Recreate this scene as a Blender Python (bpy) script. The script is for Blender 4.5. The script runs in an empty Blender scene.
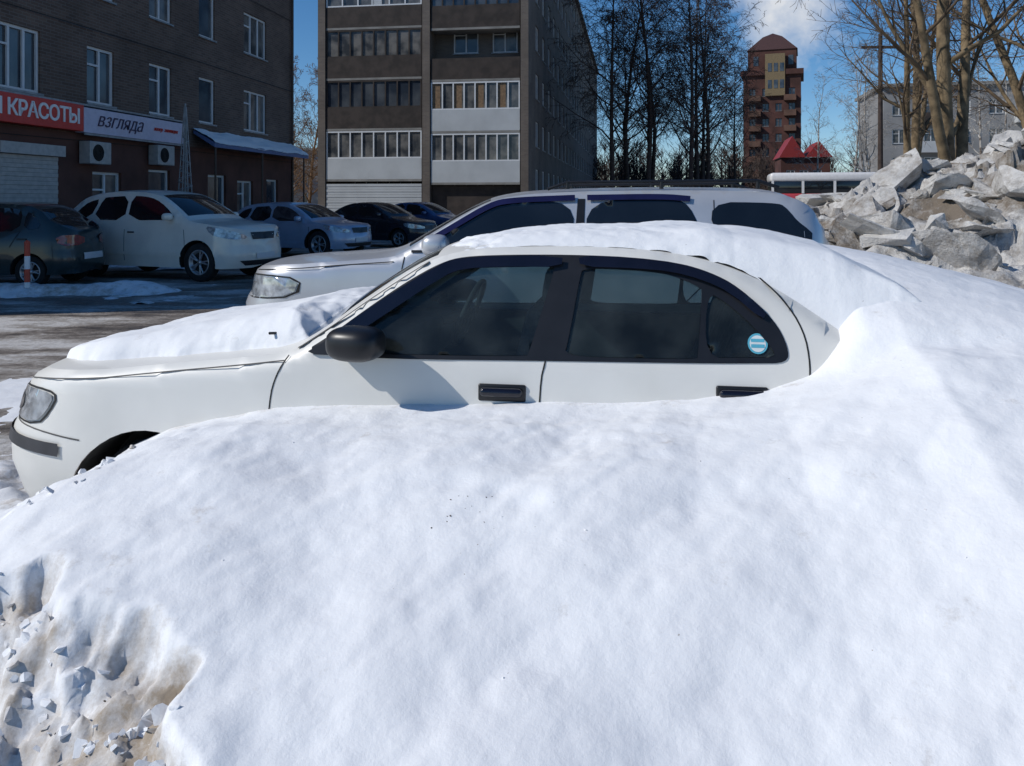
import bpy, math, random, bmesh
import numpy as np
from mathutils import Vector, Matrix, Euler, geometry
random.seed(7); np.random.seed(7)
S=bpy.context.scene
COL=S.collection
R=math.radians

# ------------------------------------------------------------ materials
def mat(name,col,rough=0.6,metal=0.0,var=0.12,scale=8.0,bump=0.0,bscale=40.0,coat=0.0,spec=0.5,col2=None):
    m=bpy.data.materials.new(name); m.use_nodes=True
    nt=m.node_tree; b=nt.nodes['Principled BSDF']
    b.inputs['Roughness'].default_value=rough; b.inputs['Metallic'].default_value=metal
    b.inputs['Coat Weight'].default_value=coat; b.inputs['Specular IOR Level'].default_value=spec
    tc=nt.nodes.new('ShaderNodeTexCoord')
    n=nt.nodes.new('ShaderNodeTexNoise'); n.inputs['Scale'].default_value=scale; n.inputs['Detail'].default_value=5
    nt.links.new(tc.outputs['Object'],n.inputs['Vector'])
    r=nt.nodes.new('ShaderNodeValToRGB')
    c2=col2 if col2 else tuple(c*(1-var*2) for c in col)
    r.color_ramp.elements[0].position=0.35; r.color_ramp.elements[1].position=0.62
    r.color_ramp.elements[0].color=(*c2,1); r.color_ramp.elements[1].color=(*col,1)
    nt.links.new(n.outputs['Fac'],r.inputs['Fac']); nt.links.new(r.outputs['Color'],b.inputs['Base Color'])
    if bump>0:
        n2=nt.nodes.new('ShaderNodeTexNoise'); n2.inputs['Scale'].default_value=bscale; n2.inputs['Detail'].default_value=6
        nt.links.new(tc.outputs['Object'],n2.inputs['Vector'])
        bp=nt.nodes.new('ShaderNodeBump'); bp.inputs['Strength'].default_value=bump; bp.inputs['Distance'].default_value=0.02
        nt.links.new(n2.outputs['Fac'],bp.inputs['Height']); nt.links.new(bp.outputs['Normal'],b.inputs['Normal'])
    return m

def glassmat(name,tint=(0.3,0.36,0.38),rough=0.02,ior=1.5):
    m=bpy.data.materials.new(name); m.use_nodes=True; nt=m.node_tree; nt.nodes.clear()
    o=nt.nodes.new('ShaderNodeOutputMaterial'); mx=nt.nodes.new('ShaderNodeMixShader')
    t=nt.nodes.new('ShaderNodeBsdfTransparent'); g=nt.nodes.new('ShaderNodeBsdfGlossy'); f=nt.nodes.new('ShaderNodeFresnel')
    t.inputs['Color'].default_value=(*tint,1); g.inputs['Roughness'].default_value=rough; f.inputs['IOR'].default_value=ior
    tc=nt.nodes.new('ShaderNodeTexCoord'); n=nt.nodes.new('ShaderNodeTexNoise'); n.inputs['Scale'].default_value=5
    n.inputs['Detail'].default_value=7
    nt.links.new(tc.outputs['Object'],n.inputs['Vector'])
    mr=nt.nodes.new('ShaderNodeMapRange'); mr.inputs[1].default_value=0.40; mr.inputs[2].default_value=0.85; mr.inputs[3].default_value=0.02; mr.inputs[4].default_value=0.10
    nt.links.new(n.outputs['Fac'],mr.inputs[0])
    d=nt.nodes.new('ShaderNodeBsdfDiffuse'); d.inputs['Color'].default_value=(0.42,0.5,0.5,1)
    mx2=nt.nodes.new('ShaderNodeMixShader')
    nt.links.new(f.outputs[0],mx.inputs[0]); nt.links.new(t.outputs[0],mx.inputs[1]); nt.links.new(g.outputs[0],mx.inputs[2])
    nt.links.new(mr.outputs[0],mx2.inputs[0]); nt.links.new(mx.outputs[0],mx2.inputs[1]); nt.links.new(d.outputs[0],mx2.inputs[2])
    nt.links.new(mx2.outputs[0],o.inputs['Surface'])
    return m

def brickmat(name,c1,c2,mortar,var=True,scale=1.0):
    m=bpy.data.materials.new(name); m.use_nodes=True; nt=m.node_tree; b=nt.nodes['Principled BSDF']; b.inputs['Roughness'].default_value=0.9
    tc=nt.nodes.new('ShaderNodeTexCoord'); sp=nt.nodes.new('ShaderNodeSeparateXYZ'); ad=nt.nodes.new('ShaderNodeMath'); cb=nt.nodes.new('ShaderNodeCombineXYZ')
    nt.links.new(tc.outputs['Object'],sp.inputs[0]); nt.links.new(sp.outputs[0],ad.inputs[0]); nt.links.new(sp.outputs[1],ad.inputs[1])
    nt.links.new(ad.outputs[0],cb.inputs[0]); nt.links.new(sp.outputs[2],cb.inputs[1])
    br=nt.nodes.new('ShaderNodeTexBrick'); br.inputs['Scale'].default_value=scale
    br.inputs['Brick Width'].default_value=0.26; br.inputs['Row Height'].default_value=0.08; br.inputs['Mortar Size'].default_value=0.008
    br.inputs['Color1'].default_value=(*c1,1); br.inputs['Color2'].default_value=(*c2,1); br.inputs['Mortar'].default_value=(*mortar,1)
    nt.links.new(cb.outputs[0],br.inputs['Vector'])
    n=nt.nodes.new('ShaderNodeTexNoise'); n.inputs['Scale'].default_value=0.6; n.inputs['Detail'].default_value=6
    nt.links.new(tc.outputs['Object'],n.inputs['Vector'])
    mr=nt.nodes.new('ShaderNodeMapRange'); mr.inputs[1].default_value=0.3; mr.inputs[2].default_value=0.7; mr.inputs[3].default_value=0.7; mr.inputs[4].default_value=1.15
    nt.links.new(n.outputs['Fac'],mr.inputs[0])
    mx=nt.nodes.new('ShaderNodeVectorMath'); mx.operation='SCALE'
    nt.links.new(br.outputs['Color'],mx.inputs[0]); nt.links.new(mr.outputs[0],mx.inputs['Scale']); nt.links.new(mx.outputs[0],b.inputs['Base Color'])
    return m

def snowmat(name,base=(0.85,0.86,0.87),dirtcol=(0.22,0.17,0.12),dirt_amount=0.0,bump=0.5,low=0.94,tone=1.6,finew=.45):
    m=bpy.data.materials.new(name); m.use_nodes=True; nt=m.node_tree; b=nt.nodes['Principled BSDF']
    b.inputs['Roughness'].default_value=0.75; b.inputs['Specular IOR Level'].default_value=0.3
    L=nt.links; tc=nt.nodes.new('ShaderNodeTexCoord')
    def noise(s,d=6,r=0.55):
        n=nt.nodes.new('ShaderNodeTexNoise'); n.inputs['Scale'].default_value=s; n.inputs['Detail'].default_value=d; n.inputs['Roughness'].default_value=r
        L.new(tc.outputs['Object'],n.inputs['Vector']); return n
    def mr(src,a,bb,c,d):
        q=nt.nodes.new('ShaderNodeMapRange'); q.inputs[1].default_value=a;q.inputs[2].default_value=bb;q.inputs[3].default_value=c;q.inputs[4].default_value=d
        L.new(src,q.inputs[0]); return q.outputs[0]
    def math_(op,a,bv):
        q=nt.nodes.new('ShaderNodeMath'); q.operation=op; q.use_clamp=False
        for i,v in enumerate((a,bv)):
            if isinstance(v,(int,float)): q.inputs[i].default_value=v
            else: L.new(v,q.inputs[i])
        return q.outputs[0]
    at=nt.nodes.new('ShaderNodeAttribute'); at.attribute_name='dirt'
    big=noise(tone,7,.6); fine=noise(34,6,0.7); speck=noise(70,2,0.5); grit=noise(7,8,0.75)
    mixa=nt.nodes.new('ShaderNodeMix'); mixa.data_type='RGBA'
    mixa.inputs[6].default_value=(base[0]*low,base[1]*low,base[2]*(low+.01),1); mixa.inputs[7].default_value=(*base,1)
    L.new(mr(big.outputs['Fac'],0.33,0.6,0,1),mixa.inputs[0])
    dsum=math_('ADD',at.outputs['Fac'],dirt_amount)
    dthr=math_('ADD',grit.outputs['Fac'],math_('MULTIPLY',dsum,0.5))
    dm=mr(dthr,0.62,0.95,0,1)
    mixb=nt.nodes.new('ShaderNodeMix'); mixb.data_type='RGBA'; mixb.inputs[7].default_value=(*dirtcol,1)
    L.new(dm,mixb.inputs[0]); L.new(mixa.outputs[2],mixb.inputs[6])
    sm=mr(speck.outputs['Fac'],0.77,0.80,0,0.6)
    mixc=nt.nodes.new('ShaderNodeMix'); mixc.data_type='RGBA'; mixc.inputs[7].default_value=(0.25,0.2,0.15,1)
    L.new(sm,mixc.inputs[0]); L.new(mixb.outputs[2],mixc.inputs[6]); L.new(mixc.outputs[2],b.inputs['Base Color'])
    mid=noise(9,4,0.5)
    hh=math_('ADD',math_('MULTIPLY',fine.outputs['Fac'],finew),mid.outputs['Fac'])
    bp=nt.nodes.new('ShaderNodeBump'); bp.inputs['Strength'].default_value=bump; bp.inputs['Distance'].default_value=0.03
    L.new(hh,bp.inputs['Height']); L.new(bp.outputs['Normal'],b.inputs['Normal'])
    return m

M={}
M['white']=mat('white_paint',(0.76,0.745,0.70),0.42,var=0.03,scale=3,coat=0.15,col2=(0.70,0.685,0.64))
M['silver']=mat('silver_paint',(0.62,0.63,0.65),0.32,0.45,var=0.04,scale=3,coat=0.4)
M['pearl']=mat('pearl_paint',(0.82,0.78,0.69),0.3,0.05,var=0.05,scale=3,coat=0.5)
M['bluegrey']=mat('blue_silver_paint',(0.42,0.49,0.62),0.3,0.35,var=0.05,scale=3,coat=0.5)
M['dkgreen']=mat('dark_green_paint',(0.022,0.038,0.04),0.3,0.1,var=0.1,scale=3,coat=0.6)
M['black_p']=mat('black_paint',(0.015,0.018,0.028),0.25,0.1,var=0.1,scale=3,coat=0.6)
M['blue_p']=mat('blue_paint',(0.05,0.10,0.24),0.25,0.2,var=0.1,scale=3,coat=0.6)
M['glass']=glassmat('car_glass',(0.38,0.49,0.51))
M['dglass']=mat('dark_window_glass',(0.012,0.016,0.022),0.06,var=0.2,scale=2,spec=0.7)
M['trim']=mat('black_trim',(0.012,0.012,0.014),0.38,var=0.15,scale=10)
M['gloss']=mat('smoked_visor',(0.008,0.008,0.016),0.1,var=0.15,scale=10,spec=0.6)
M['gap']=mat('panel_gap',(0.015,0.015,0.015),0.8,var=0.1)
M['gapg']=mat('panel_gap_soft',(0.10,0.095,0.09),0.8,var=0.1)
M['rub']=mat('grey_rubber',(0.05,0.05,0.055),0.5,var=0.15)
M['tire']=mat('tire_rubber',(0.018,0.018,0.018),0.85,var=0.2,bump=0.2)
M['rim']=mat('alloy_rim',(0.45,0.46,0.48),0.35,0.7,var=0.1)
M['lamp']=mat('headlamp_lens',(0.50,0.54,0.58),0.08,0.3,var=0.25,scale=18,coat=1)
M['red_l']=mat('tail_lamp_lens',(0.35,0.01,0.01),0.1,var=0.2,scale=10,coat=1)
M['seat']=mat('seat_fabric',(0.15,0.16,0.165),0.9,var=0.2,scale=20,bump=0.3)
M['inner']=mat('interior_plastic',(0.06,0.065,0.068),0.7,var=0.2)
M['chrome']=mat('chrome',(0.6,0.6,0.62),0.15,0.9,var=0.05)
M['sticker']=mat('sticker_blue',(0.10,0.42,0.55),0.5,var=0.05)
M['stickw']=mat('sticker_white',(0.7,0.75,0.75),0.5,var=0.05)
M['snow']=snowmat('snow',base=(.83,.84,.855),dirtcol=(0.34,0.28,0.215),bump=.26,low=.90)
M['snowcap']=snowmat('snow_cap_mat',bump=0.2)
M['dsnow']=snowmat('dirty_snow',base=(0.66,0.645,0.62),dirtcol=(0.20,0.165,0.13),dirt_amount=0.20,bump=1.0,low=.68,finew=.9,tone=2.2)
M['brick']=brickmat('brown_brick',(0.17,0.112,0.085),(0.115,0.075,0.058),(0.18,0.155,0.135))
M['redstucco']=mat('brown_stucco',(0.12,0.050,0.036),0.85,var=0.2,scale=1.2,bump=0.2)
M['panelc']=brickmat('grey_brick',(0.165,0.135,0.11),(0.13,0.105,0.09),(0.155,0.14,0.125))
M['balc_d']=mat('balcony_brown',(0.05,0.037,0.031),0.8,var=0.25,scale=2)
M['balc_w']=mat('balcony_white',(0.50,0.52,0.53),0.6,var=0.06,scale=1)
M['wfr']=mat('white_window_frame',(0.72,0.73,0.74),0.5,var=0.04)
M['wood']=mat('wood_frame',(0.24,0.15,0.08),0.6,var=0.2)
M['wing']=mat('window_pane',(0.03,0.04,0.055),0.08,var=0.5,scale=0.7,col2=(0.10,0.11,0.12),spec=0.6)
M['curt']=mat('window_pane_curtain',(0.05,0.055,0.06),0.15,var=0.4,scale=1.5,col2=(0.20,0.19,0.175))
M['signred']=mat('red_sign',(0.66,0.035,0.02),0.4,var=0.05)
M['signwh']=mat('pale_sign',(0.62,0.58,0.70),0.4,var=0.05)
M['letter']=mat('white_letter',(0.88,0.86,0.84),0.5,var=0.02)
M['dletter']=mat('dark_letter',(0.05,0.03,0.08),0.5,var=0.02)
M['bluemetal']=mat('blue_awning',(0.10,0.16,0.33),0.5,var=0.1)
M['metal']=mat('grey_metal',(0.35,0.36,0.37),0.5,0.3,var=0.15)
M['bpipe']=mat('brown_pipe',(0.10,0.07,0.055),0.6,0.1,var=0.15)
M['shut']=mat('shutter_metal',(0.45,0.44,0.42),0.5,0.1,var=0.1)
M['concrete']=mat('concrete',(0.28,0.27,0.25),0.9,var=0.15,scale=1.5,bump=0.2)
M['roofm']=mat('roofing',(0.07,0.03,0.028),0.7,var=0.2)
M['redroof']=mat('red_metal_roof',(0.30,0.03,0.025),0.5,var=0.15)
M['towbrick']=mat('red_brick_far',(0.10,0.040,0.031),0.9,var=0.25,scale=0.4)
M['towbalc']=mat('tower_balcony',(0.15,0.08,0.055),0.9,var=0.2,scale=0.4)
M['cream']=mat('cream_panel',(0.22,0.16,0.085),0.8,var=0.15)
M['farwall']=mat('pale_panel_far',(0.30,0.30,0.30),0.9,var=0.15,scale=0.3)
M['bark']=mat('dark_bark',(0.065,0.045,0.037),0.9,var=0.25,scale=5)
M['bark2']=mat('yellow_bark',(0.24,0.175,0.10),0.9,var=0.3,scale=5,bump=0.4)
M['twig2']=mat('brown_twig',(0.15,0.105,0.065),0.9,var=0.3,scale=2)
M['birch']=mat('birch_bark',(0.6,0.57,0.52),0.8,scale=3,col2=(0.12,0.09,0.07))
M['orange']=mat('orange_twig',(0.20,0.11,0.05),0.9,var=0.2)
M['busred']=mat('bus_red',(0.45,0.05,0.06),0.35,var=0.05,coat=0.3)
M['buswhite']=mat('bus_white',(0.72,0.71,0.71),0.35,var=0.05,coat=0.3)
M['postred']=mat('post_red',(0.6,0.08,0.04),0.5,var=0.05)

# ------------------------------------------------------------ mesh utils
def mkobj(name,v,f,m,parent=None,smooth=False):
    me=bpy.data.meshes.new(name); me.from_pydata([tuple(a) for a in v],[],f); me.update()
    if smooth: me.polygons.foreach_set('use_smooth',[True]*len(me.polygons))
    o=bpy.data.objects.new(name,me); COL.objects.link(o)
    if isinstance(m,(list,tuple)):
        for k in m: me.materials.append(k)
    else: me.materials.append(m)
    if parent: o.parent=parent
    return o
def empty(name,loc=(0,0,0),rz=0):
    o=bpy.data.objects.new(name,None); COL.objects.link(o); o.location=loc; o.rotation_euler=(0,0,rz); o.empty_display_size=0.3
    return o
class Acc:
    def __init__(s): s.v=[]; s.f=[]
    def quad(s,a,b,c,d):
        n=len(s.v); s.v+= [a,b,c,d]; s.f.append((n,n+1,n+2,n+3))
    def box(s,x0,x1,y0,y1,z0,z1):
        n=len(s.v)
        s.v+=[(x0,y0,z0),(x1,y0,z0),(x1,y1,z0),(x0,y1,z0),(x0,y0,z1),(x1,y0,z1),(x1,y1,z1),(x0,y1,z1)]
        s.f+=[(n,n+3,n+2,n+1),(n+4,n+5,n+6,n+7),(n,n+1,n+5,n+4),(n+1,n+2,n+6,n+5),(n+2,n+3,n+7,n+6),(n+3,n,n+4,n+7)]
    def tube(s,pts,rad,sides=6):
        base=len(s.v); prev=None
        for i,p in enumerate(pts):
            p=Vector(p)
            d=(Vector(pts[min(i+1,len(pts)-1)])-Vector(pts[max(i-1,0)])).normalized()
            a=d.orthogonal().normalized() if prev is None else (prev-d*prev.dot(d)).normalized()
            prev=a; b=d.cross(a)
            r=rad[i] if isinstance(rad,(list,tuple)) else rad
            for k in range(sides):
                t=2*math.pi*k/sides; q=p+a*(math.cos(t)*r)+b*(math.sin(t)*r); s.v.append((q.x,q.y,q.z))
        for i in range(len(pts)-1):
            for k in range(sides):
                k2=(k+1)%sides
                s.f.append((base+i*sides+k,base+i*sides+k2,base+(i+1)*sides+k2,base+(i+1)*sides+k))
    def obj(s,name,m,parent=None,smooth=False,bevel=0):
        if not s.v: return None
        o=mkobj(name,s.v,s.f,m,parent,smooth)
        if bevel>0:
            b=o.modifiers.new('b','BEVEL'); b.width=bevel; b.segments=3; b.limit_method='ANGLE'
        return o
def lathe(profile,n,axis_y=True):
    v=[];f=[]
    for r,y in profile:
        for k in range(n):
            t=2*math.pi*k/n; v.append((r*math.cos(t),y,r*math.sin(t)))
    for i in range(len(profile)-1):
        for k in range(n):
            k2=(k+1)%n; f.append((i*n+k,i*n+k2,(i+1)*n+k2,(i+1)*n+k))
    return v,f
def rbox(name,size,loc,m,parent,bevel=0.03,rot=(0,0,0)):
    a=Acc(); x,y,z=[c/2 for c in size]; a.box(-x,x,-y,y,-z,z)
    o=a.obj(name,m,parent,True,0); o.location=loc; o.rotation_euler=rot
    b=o.modifiers.new('b','BEVEL'); b.width=bevel; b.segments=4
    return o
def superell(name,size,loc,m,parent,e=0.7,rot=(0,0,0)):
    v=[];f=[];nu,nv=28,16
    sg=lambda a,p: math.copysign(abs(a)**p,a)
    for i in range(nv+1):
        ph=-math.pi/2+math.pi*i/nv
        for k in range(nu):
            t=2*math.pi*k/nu
            v.append((size[0]*sg(math.cos(ph),e)*sg(math.cos(t),e),size[1]*sg(math.cos(ph),e)*sg(math.sin(t),e),size[2]*sg(math.sin(ph),e)))
    for i in range(nv):
        for k in range(nu):
            k2=(k+1)%nu; f.append((i*nu+k,i*nu+k2,(i+1)*nu+k2,(i+1)*nu+k))
    o=mkobj(name,v,f,m,parent,True); o.location=loc; o.rotation_euler=rot; return o
def chaikin(p,it=2,closed=True):
    p=[tuple(a) for a in p]
    for _ in range(it):
        q=[]; n=len(p)
        if not closed: q.append(p[0])
        for i in range(n if closed else n-1):
            a=p[i]; b=p[(i+1)%n]
            q.append((a[0]*.75+b[0]*.25,a[1]*.75+b[1]*.25)); q.append((a[0]*.25+b[0]*.75,a[1]*.25+b[1]*.75))
        if not closed: q.append(p[-1])
        p=q
    return p
def resample(p,step,closed=True):
    out=[]; n=len(p)
    for i in range(n if closed else n-1):
        a=p[i]; b=p[(i+1)%n]; d=math.hypot(b[0]-a[0],b[1]-a[1])
        if d<1e-5: continue
        k=max(1,int(math.ceil(d/step)))
        for j in range(k): out.append((a[0]+(b[0]-a[0])*j/k,a[1]+(b[1]-a[1])*j/k))
    if not closed: out.append(p[-1])
    return out
def inpoly(x,y,poly):
    c=np.zeros(len(x),bool); n=len(poly)
    for i in range(n):
        x1,y1=poly[i]; x2,y2=poly[(i+1)%n]
        if y1==y2: continue
        m=((y1>y)!=(y2>y))&(x<(x2-x1)*(y-y1)/(y2-y1)+x1); c^=m
    return c
def tri2d(outer,holes,step,grid=True):
    outer=resample(outer,step); holes=[resample(h,step) for h in holes]
    pts=[];ed=[]
    for L in [outer]+holes:
        b=len(pts); pts+=L; ed+=[(b+i,b+(i+1)%len(L)) for i in range(len(L))]
    if grid:
        xs=[a[0] for a in outer]; ys=[a[1] for a in outer]
        gx,gy=np.meshgrid(np.arange(min(xs)+step*.5,max(xs),step),np.arange(min(ys)+step*.5,max(ys),step))
        gx=gx.ravel();gy=gy.ravel(); ok=inpoly(gx,gy,outer)
        for h in holes: ok&=~inpoly(gx,gy,h)
        B=np.array(pts)
        gx=gx[ok];gy=gy[ok]
        if len(gx):
            d=np.min((gx[:,None]-B[None,:,0])**2+(gy[:,None]-B[None,:,1])**2,axis=1); k=d>(step*.4)**2
            pts=pts+list(zip(gx[k].tolist(),gy[k].tolist()))
    r=geometry.delaunay_2d_cdt([Vector(p) for p in pts],ed,[],0,1e-6)
    vv=[(a.x,a.y) for a in r[0]]; ff=r[2]
    cx=np.array([sum(vv[i][0] for i in f)/len(f) for f in ff]); cy=np.array([sum(vv[i][1] for i in f)/len(f) for f in ff])
    ok=inpoly(cx,cy,outer)
    for h in holes: ok&=~inpoly(cx,cy,h)
    return vv,[f for f,k in zip(ff,ok) if k]
# noise
def _h(ix,iy,seed):
    n=(ix.astype(np.int64)*374761393+iy.astype(np.int64)*668265263+seed*1442695041)&0x7fffffff
    n=((n^(n>>13))*1274126177)&0x7fffffff
    return ((n^(n>>16))&0xffff)/65535.0
def vn(x,y,seed=0):
    ix=np.floor(x);iy=np.floor(y);fx=x-ix;fy=y-iy
    fx=fx*fx*fx*(fx*(fx*6-15)+10);fy=fy*fy*fy*(fy*(fy*6-15)+10)
    a=_h(ix,iy,seed);b=_h(ix+1,iy,seed);c=_h(ix,iy+1,seed);d=_h(ix+1,iy+1,seed)
    return (a*(1-fx)+b*fx)*(1-fy)+(c*(1-fx)+d*fx)*fy-0.5
def fbm(x,y,o=4,seed=0,g=0.5):
    r=0*x;a=1.0;f=1.0
    for i in range(o):
        r=r+a*vn(x*f*0.98+i*17.3+y*f*.2,y*f*.98+i*9.1-x*f*.2,seed+i); a*=g; f*=2
    return r
def sst(a,b,x):
    t=np.clip((x-a)/(b-a),0,1); return t*t*(3-2*t)
def worley(x,y,cell,seed,tilt=1.6):
    gx=x/cell; gy=y/cell; ix=np.floor(gx);iy=np.floor(gy)
    best=np.full(x.shape,1e9); val=np.zeros(x.shape); d2=np.full(x.shape,1e9)
    for dx in (-1,0,1):
        for dy in (-1,0,1):
            cx=ix+dx;cy=iy+dy
            px=cx+_h(cx,cy,seed);py=cy+_h(cx,cy,seed+5)
            d=np.hypot(gx-px,gy-py)
            tx=_h(cx,cy,seed+9)-.5;ty=_h(cx,cy,seed+13)-.5;of=_h(cx,cy,seed+21)-.5
            v=of+tilt*tx*(gx-px)+tilt*ty*(gy-py)
            m=d<best
            d2=np.where(m,best,np.minimum(d2,d)); best=np.where(m,d,best); val=np.where(m,v,val)
    return val,d2-best
def hfield(name,X,Y,Z,m,parent=None,dirt=None,smooth=True,flat=False):
    ny,nx=X.shape
    v=np.stack([X.ravel(),Y.ravel(),Z.ravel()],1)
    i=np.arange(ny*nx).reshape(ny,nx)
    f=np.stack([i[:-1,:-1].ravel(),i[:-1,1:].ravel(),i[1:,1:].ravel(),i[1:,:-1].ravel()],1)
    me=bpy.data.meshes.new(name)
    me.vertices.add(len(v)); me.vertices.foreach_set('co',v.astype(np.float32).ravel())
    me.loops.add(f.size); me.loops.foreach_set('vertex_index',f.astype(np.int32).ravel())
    me.polygons.add(len(f)); me.polygons.foreach_set('loop_start',np.arange(0,f.size,4,dtype=np.int32))
    me.polygons.foreach_set('loop_total',np.full(len(f),4,dtype=np.int32))
    me.update(calc_edges=True)
    if smooth: me.polygons.foreach_set('use_smooth',[True]*len(f))
    if dirt is not None:
        at=me.attributes.new('dirt','FLOAT','POINT'); at.data.foreach_set('value',dirt.ravel().astype(np.float32))
    me.materials.append(m)
    o=bpy.data.objects.new(name,me); COL.objects.link(o)
    if parent: o.parent=parent
    return o

# ------------------------------------------------------------ car builder
class Car:
    def __init__(s,name,loc,rz,L,top,wheels,wr=0.31,Wm=0.85,zb=0.22,a=0.55,b=0.5,wtab=None,xf=None,xr=None,crown=0.035,bow=None,paint=None,step=0.08,r=0.05,ex=0.87,top_it=2,arch=0.06):
        s.e=empty(name,loc,rz); s.L=L; s.top=resample(chaikin(top,top_it,False),step*.7,False); s.a=a; s.b=b; s.Wm=Wm; s.zb=zb
        s.tp=np.array([p[0] for p in s.top]); s.tz=np.array([p[1] for p in s.top])
        s.wtab=wtab or [(0.2,.965),(0.4,.99),(0.6,1.0),(0.8,.985),(0.95,.965),(1.0,.95),(1.4,.75),(1.7,.62)]
        s.xf=xf or [(0.2,.08),(0.35,.01),(0.5,0),(0.58,0),(0.62,.03),(0.75,.04),(1.2,.08)]
        s.xr=xr or [(0.2,-.06),(0.35,0),(0.6,0),(0.65,-.03),(1.2,-.05)]
        s.crown=crown; s.bow=bow or [(0,0),(L,0)]; s.paint=paint; s.step=step; s.r=r; s.ex=ex; s.wheels=wheels; s.wr=wr; s.arch=arch
    def inv(s,x):
        # plan-curve parameter for a true longitudinal distance x from the nose / tail
        if x<s.a: return s.a*math.acos(min(1,max(0,(1-x/s.a))**(1/s.ex)))/(math.pi/2)
        q=s.L-x
        if q<s.b: return s.L-s.b*math.acos(min(1,max(0,(1-q/s.b))**(1/s.ex)))/(math.pi/2)
        return x
    def m(s,p,z,off=0.0,side=-1,rnd=True):
        I=lambda t,x: float(np.interp(x,[q[0] for q in t],[q[1] for q in t]))
        W=s.Wm*I(s.wtab,z); L=s.L; nx=0;fw=1
        x=p
        if p<s.a:
            ph=max(0,p/s.a)*math.pi/2; x=s.a*(1-max(0,math.cos(ph))**s.ex); fw=max(0,math.sin(ph))**s.ex; nx=-math.cos(ph)
        q=L-p
        if q<s.b:
            ph=max(0,q/s.b)*math.pi/2; x=L-s.b*(1-max(0,math.cos(ph))**s.ex); fw=max(0,math.sin(ph))**s.ex; nx=math.cos(ph)
        x+=I(s.xf,z)*(1-float(sst(s.a*.35,s.a*1.05,p)))+I(s.xr,z)*(1-float(sst(s.b*.6,s.b*1.8,q)))
        if rnd:
            t=float(np.interp(p,s.tp,s.tz))-z
            if t<s.r:
                t=max(t,0); k=s.r*(1-math.sqrt(max(0,1-((s.r-t)/s.r)**2))); W-=k; x-=nx*k*0.8
        ny=math.sqrt(max(0,1-nx*nx))
        return (x+nx*off, side*(W*fw+ny*off), z)
    def T(s,p,u,lift=0):
        z=float(np.interp(p,s.tp,s.tz)); x,y,_=s.m(p,z)
        W=abs(y); bw=float(np.interp(p,[q[0] for q in s.bow],[q[1] for q in s.bow]))
        c=s.crown*min(1,W/0.6)
        return (x+bw*(1-u*u), W*u, z+c*(1-abs(u)**2.4)+lift)
    def bodyshell(s,holes=(),glass_ranges=(),glassm=None,gname='windshield'):
        poly=list(s.top)
        zb=s.zb; L=s.L; poly.append((L,zb+.05)) ; poly.append((L-.1,zb))
        ra=s.wr+s.arch
        for wx in sorted(s.wheels,reverse=True):
            zc=s.wr; dz=zb-zc; hx=math.sqrt(max(0,ra*ra-dz*dz)); a0=math.atan2(dz,hx)
            a1=math.pi-a0
            for k in range(25):
                t=a0+(a1-a0)*k/24; poly.append((s.inv(wx+ra*math.cos(t)),zc+ra*math.sin(t)))
        poly.append((.12,zb)); poly.append((0,zb+.06))
        vv,ff=tri2d(poly,list(holes),s.step)
        v=[];f=[]
        for side in (-1,1):
            b=len(v); v+=[s.m(p,z,0,side) for p,z in vv]; f+=[tuple(b+i for i in t) for t in ff]
        mkobj('body_sides',v,f,s.paint,s.e,True)
        n=18; v=[];f=[];mi=[]
        for p,z in s.top:
            for k in range(n+1): v.append(s.T(p,-1+2*k/n))
        for i in range(len(s.top)-1):
            pm=(s.top[i][0]+s.top[i+1][0])/2; g=0
            for lo,hi in glass_ranges:
                if lo<pm<hi: g=1
            for k in range(n):
                f.append((i*(n+1)+k,i*(n+1)+k+1,(i+1)*(n+1)+k+1,(i+1)*(n+1)+k)); mi.append(g if 0<k<n-1 else 0)
        o=mkobj('hood_roof_and_deck',v,f,[s.paint,glassm or M['dglass']],s.e,True)
        o.data.polygons.foreach_set('material_index',mi)
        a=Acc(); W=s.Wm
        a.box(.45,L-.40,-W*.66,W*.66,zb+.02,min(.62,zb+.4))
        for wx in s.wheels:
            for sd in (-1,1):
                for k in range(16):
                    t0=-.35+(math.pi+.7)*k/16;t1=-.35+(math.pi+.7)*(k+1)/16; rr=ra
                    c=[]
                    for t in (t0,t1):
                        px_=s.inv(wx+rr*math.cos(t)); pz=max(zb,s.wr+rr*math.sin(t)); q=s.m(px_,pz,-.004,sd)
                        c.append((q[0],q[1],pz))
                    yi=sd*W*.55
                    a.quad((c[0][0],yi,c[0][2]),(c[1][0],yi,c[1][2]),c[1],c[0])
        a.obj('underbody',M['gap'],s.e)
        s.mkwheels()
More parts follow.
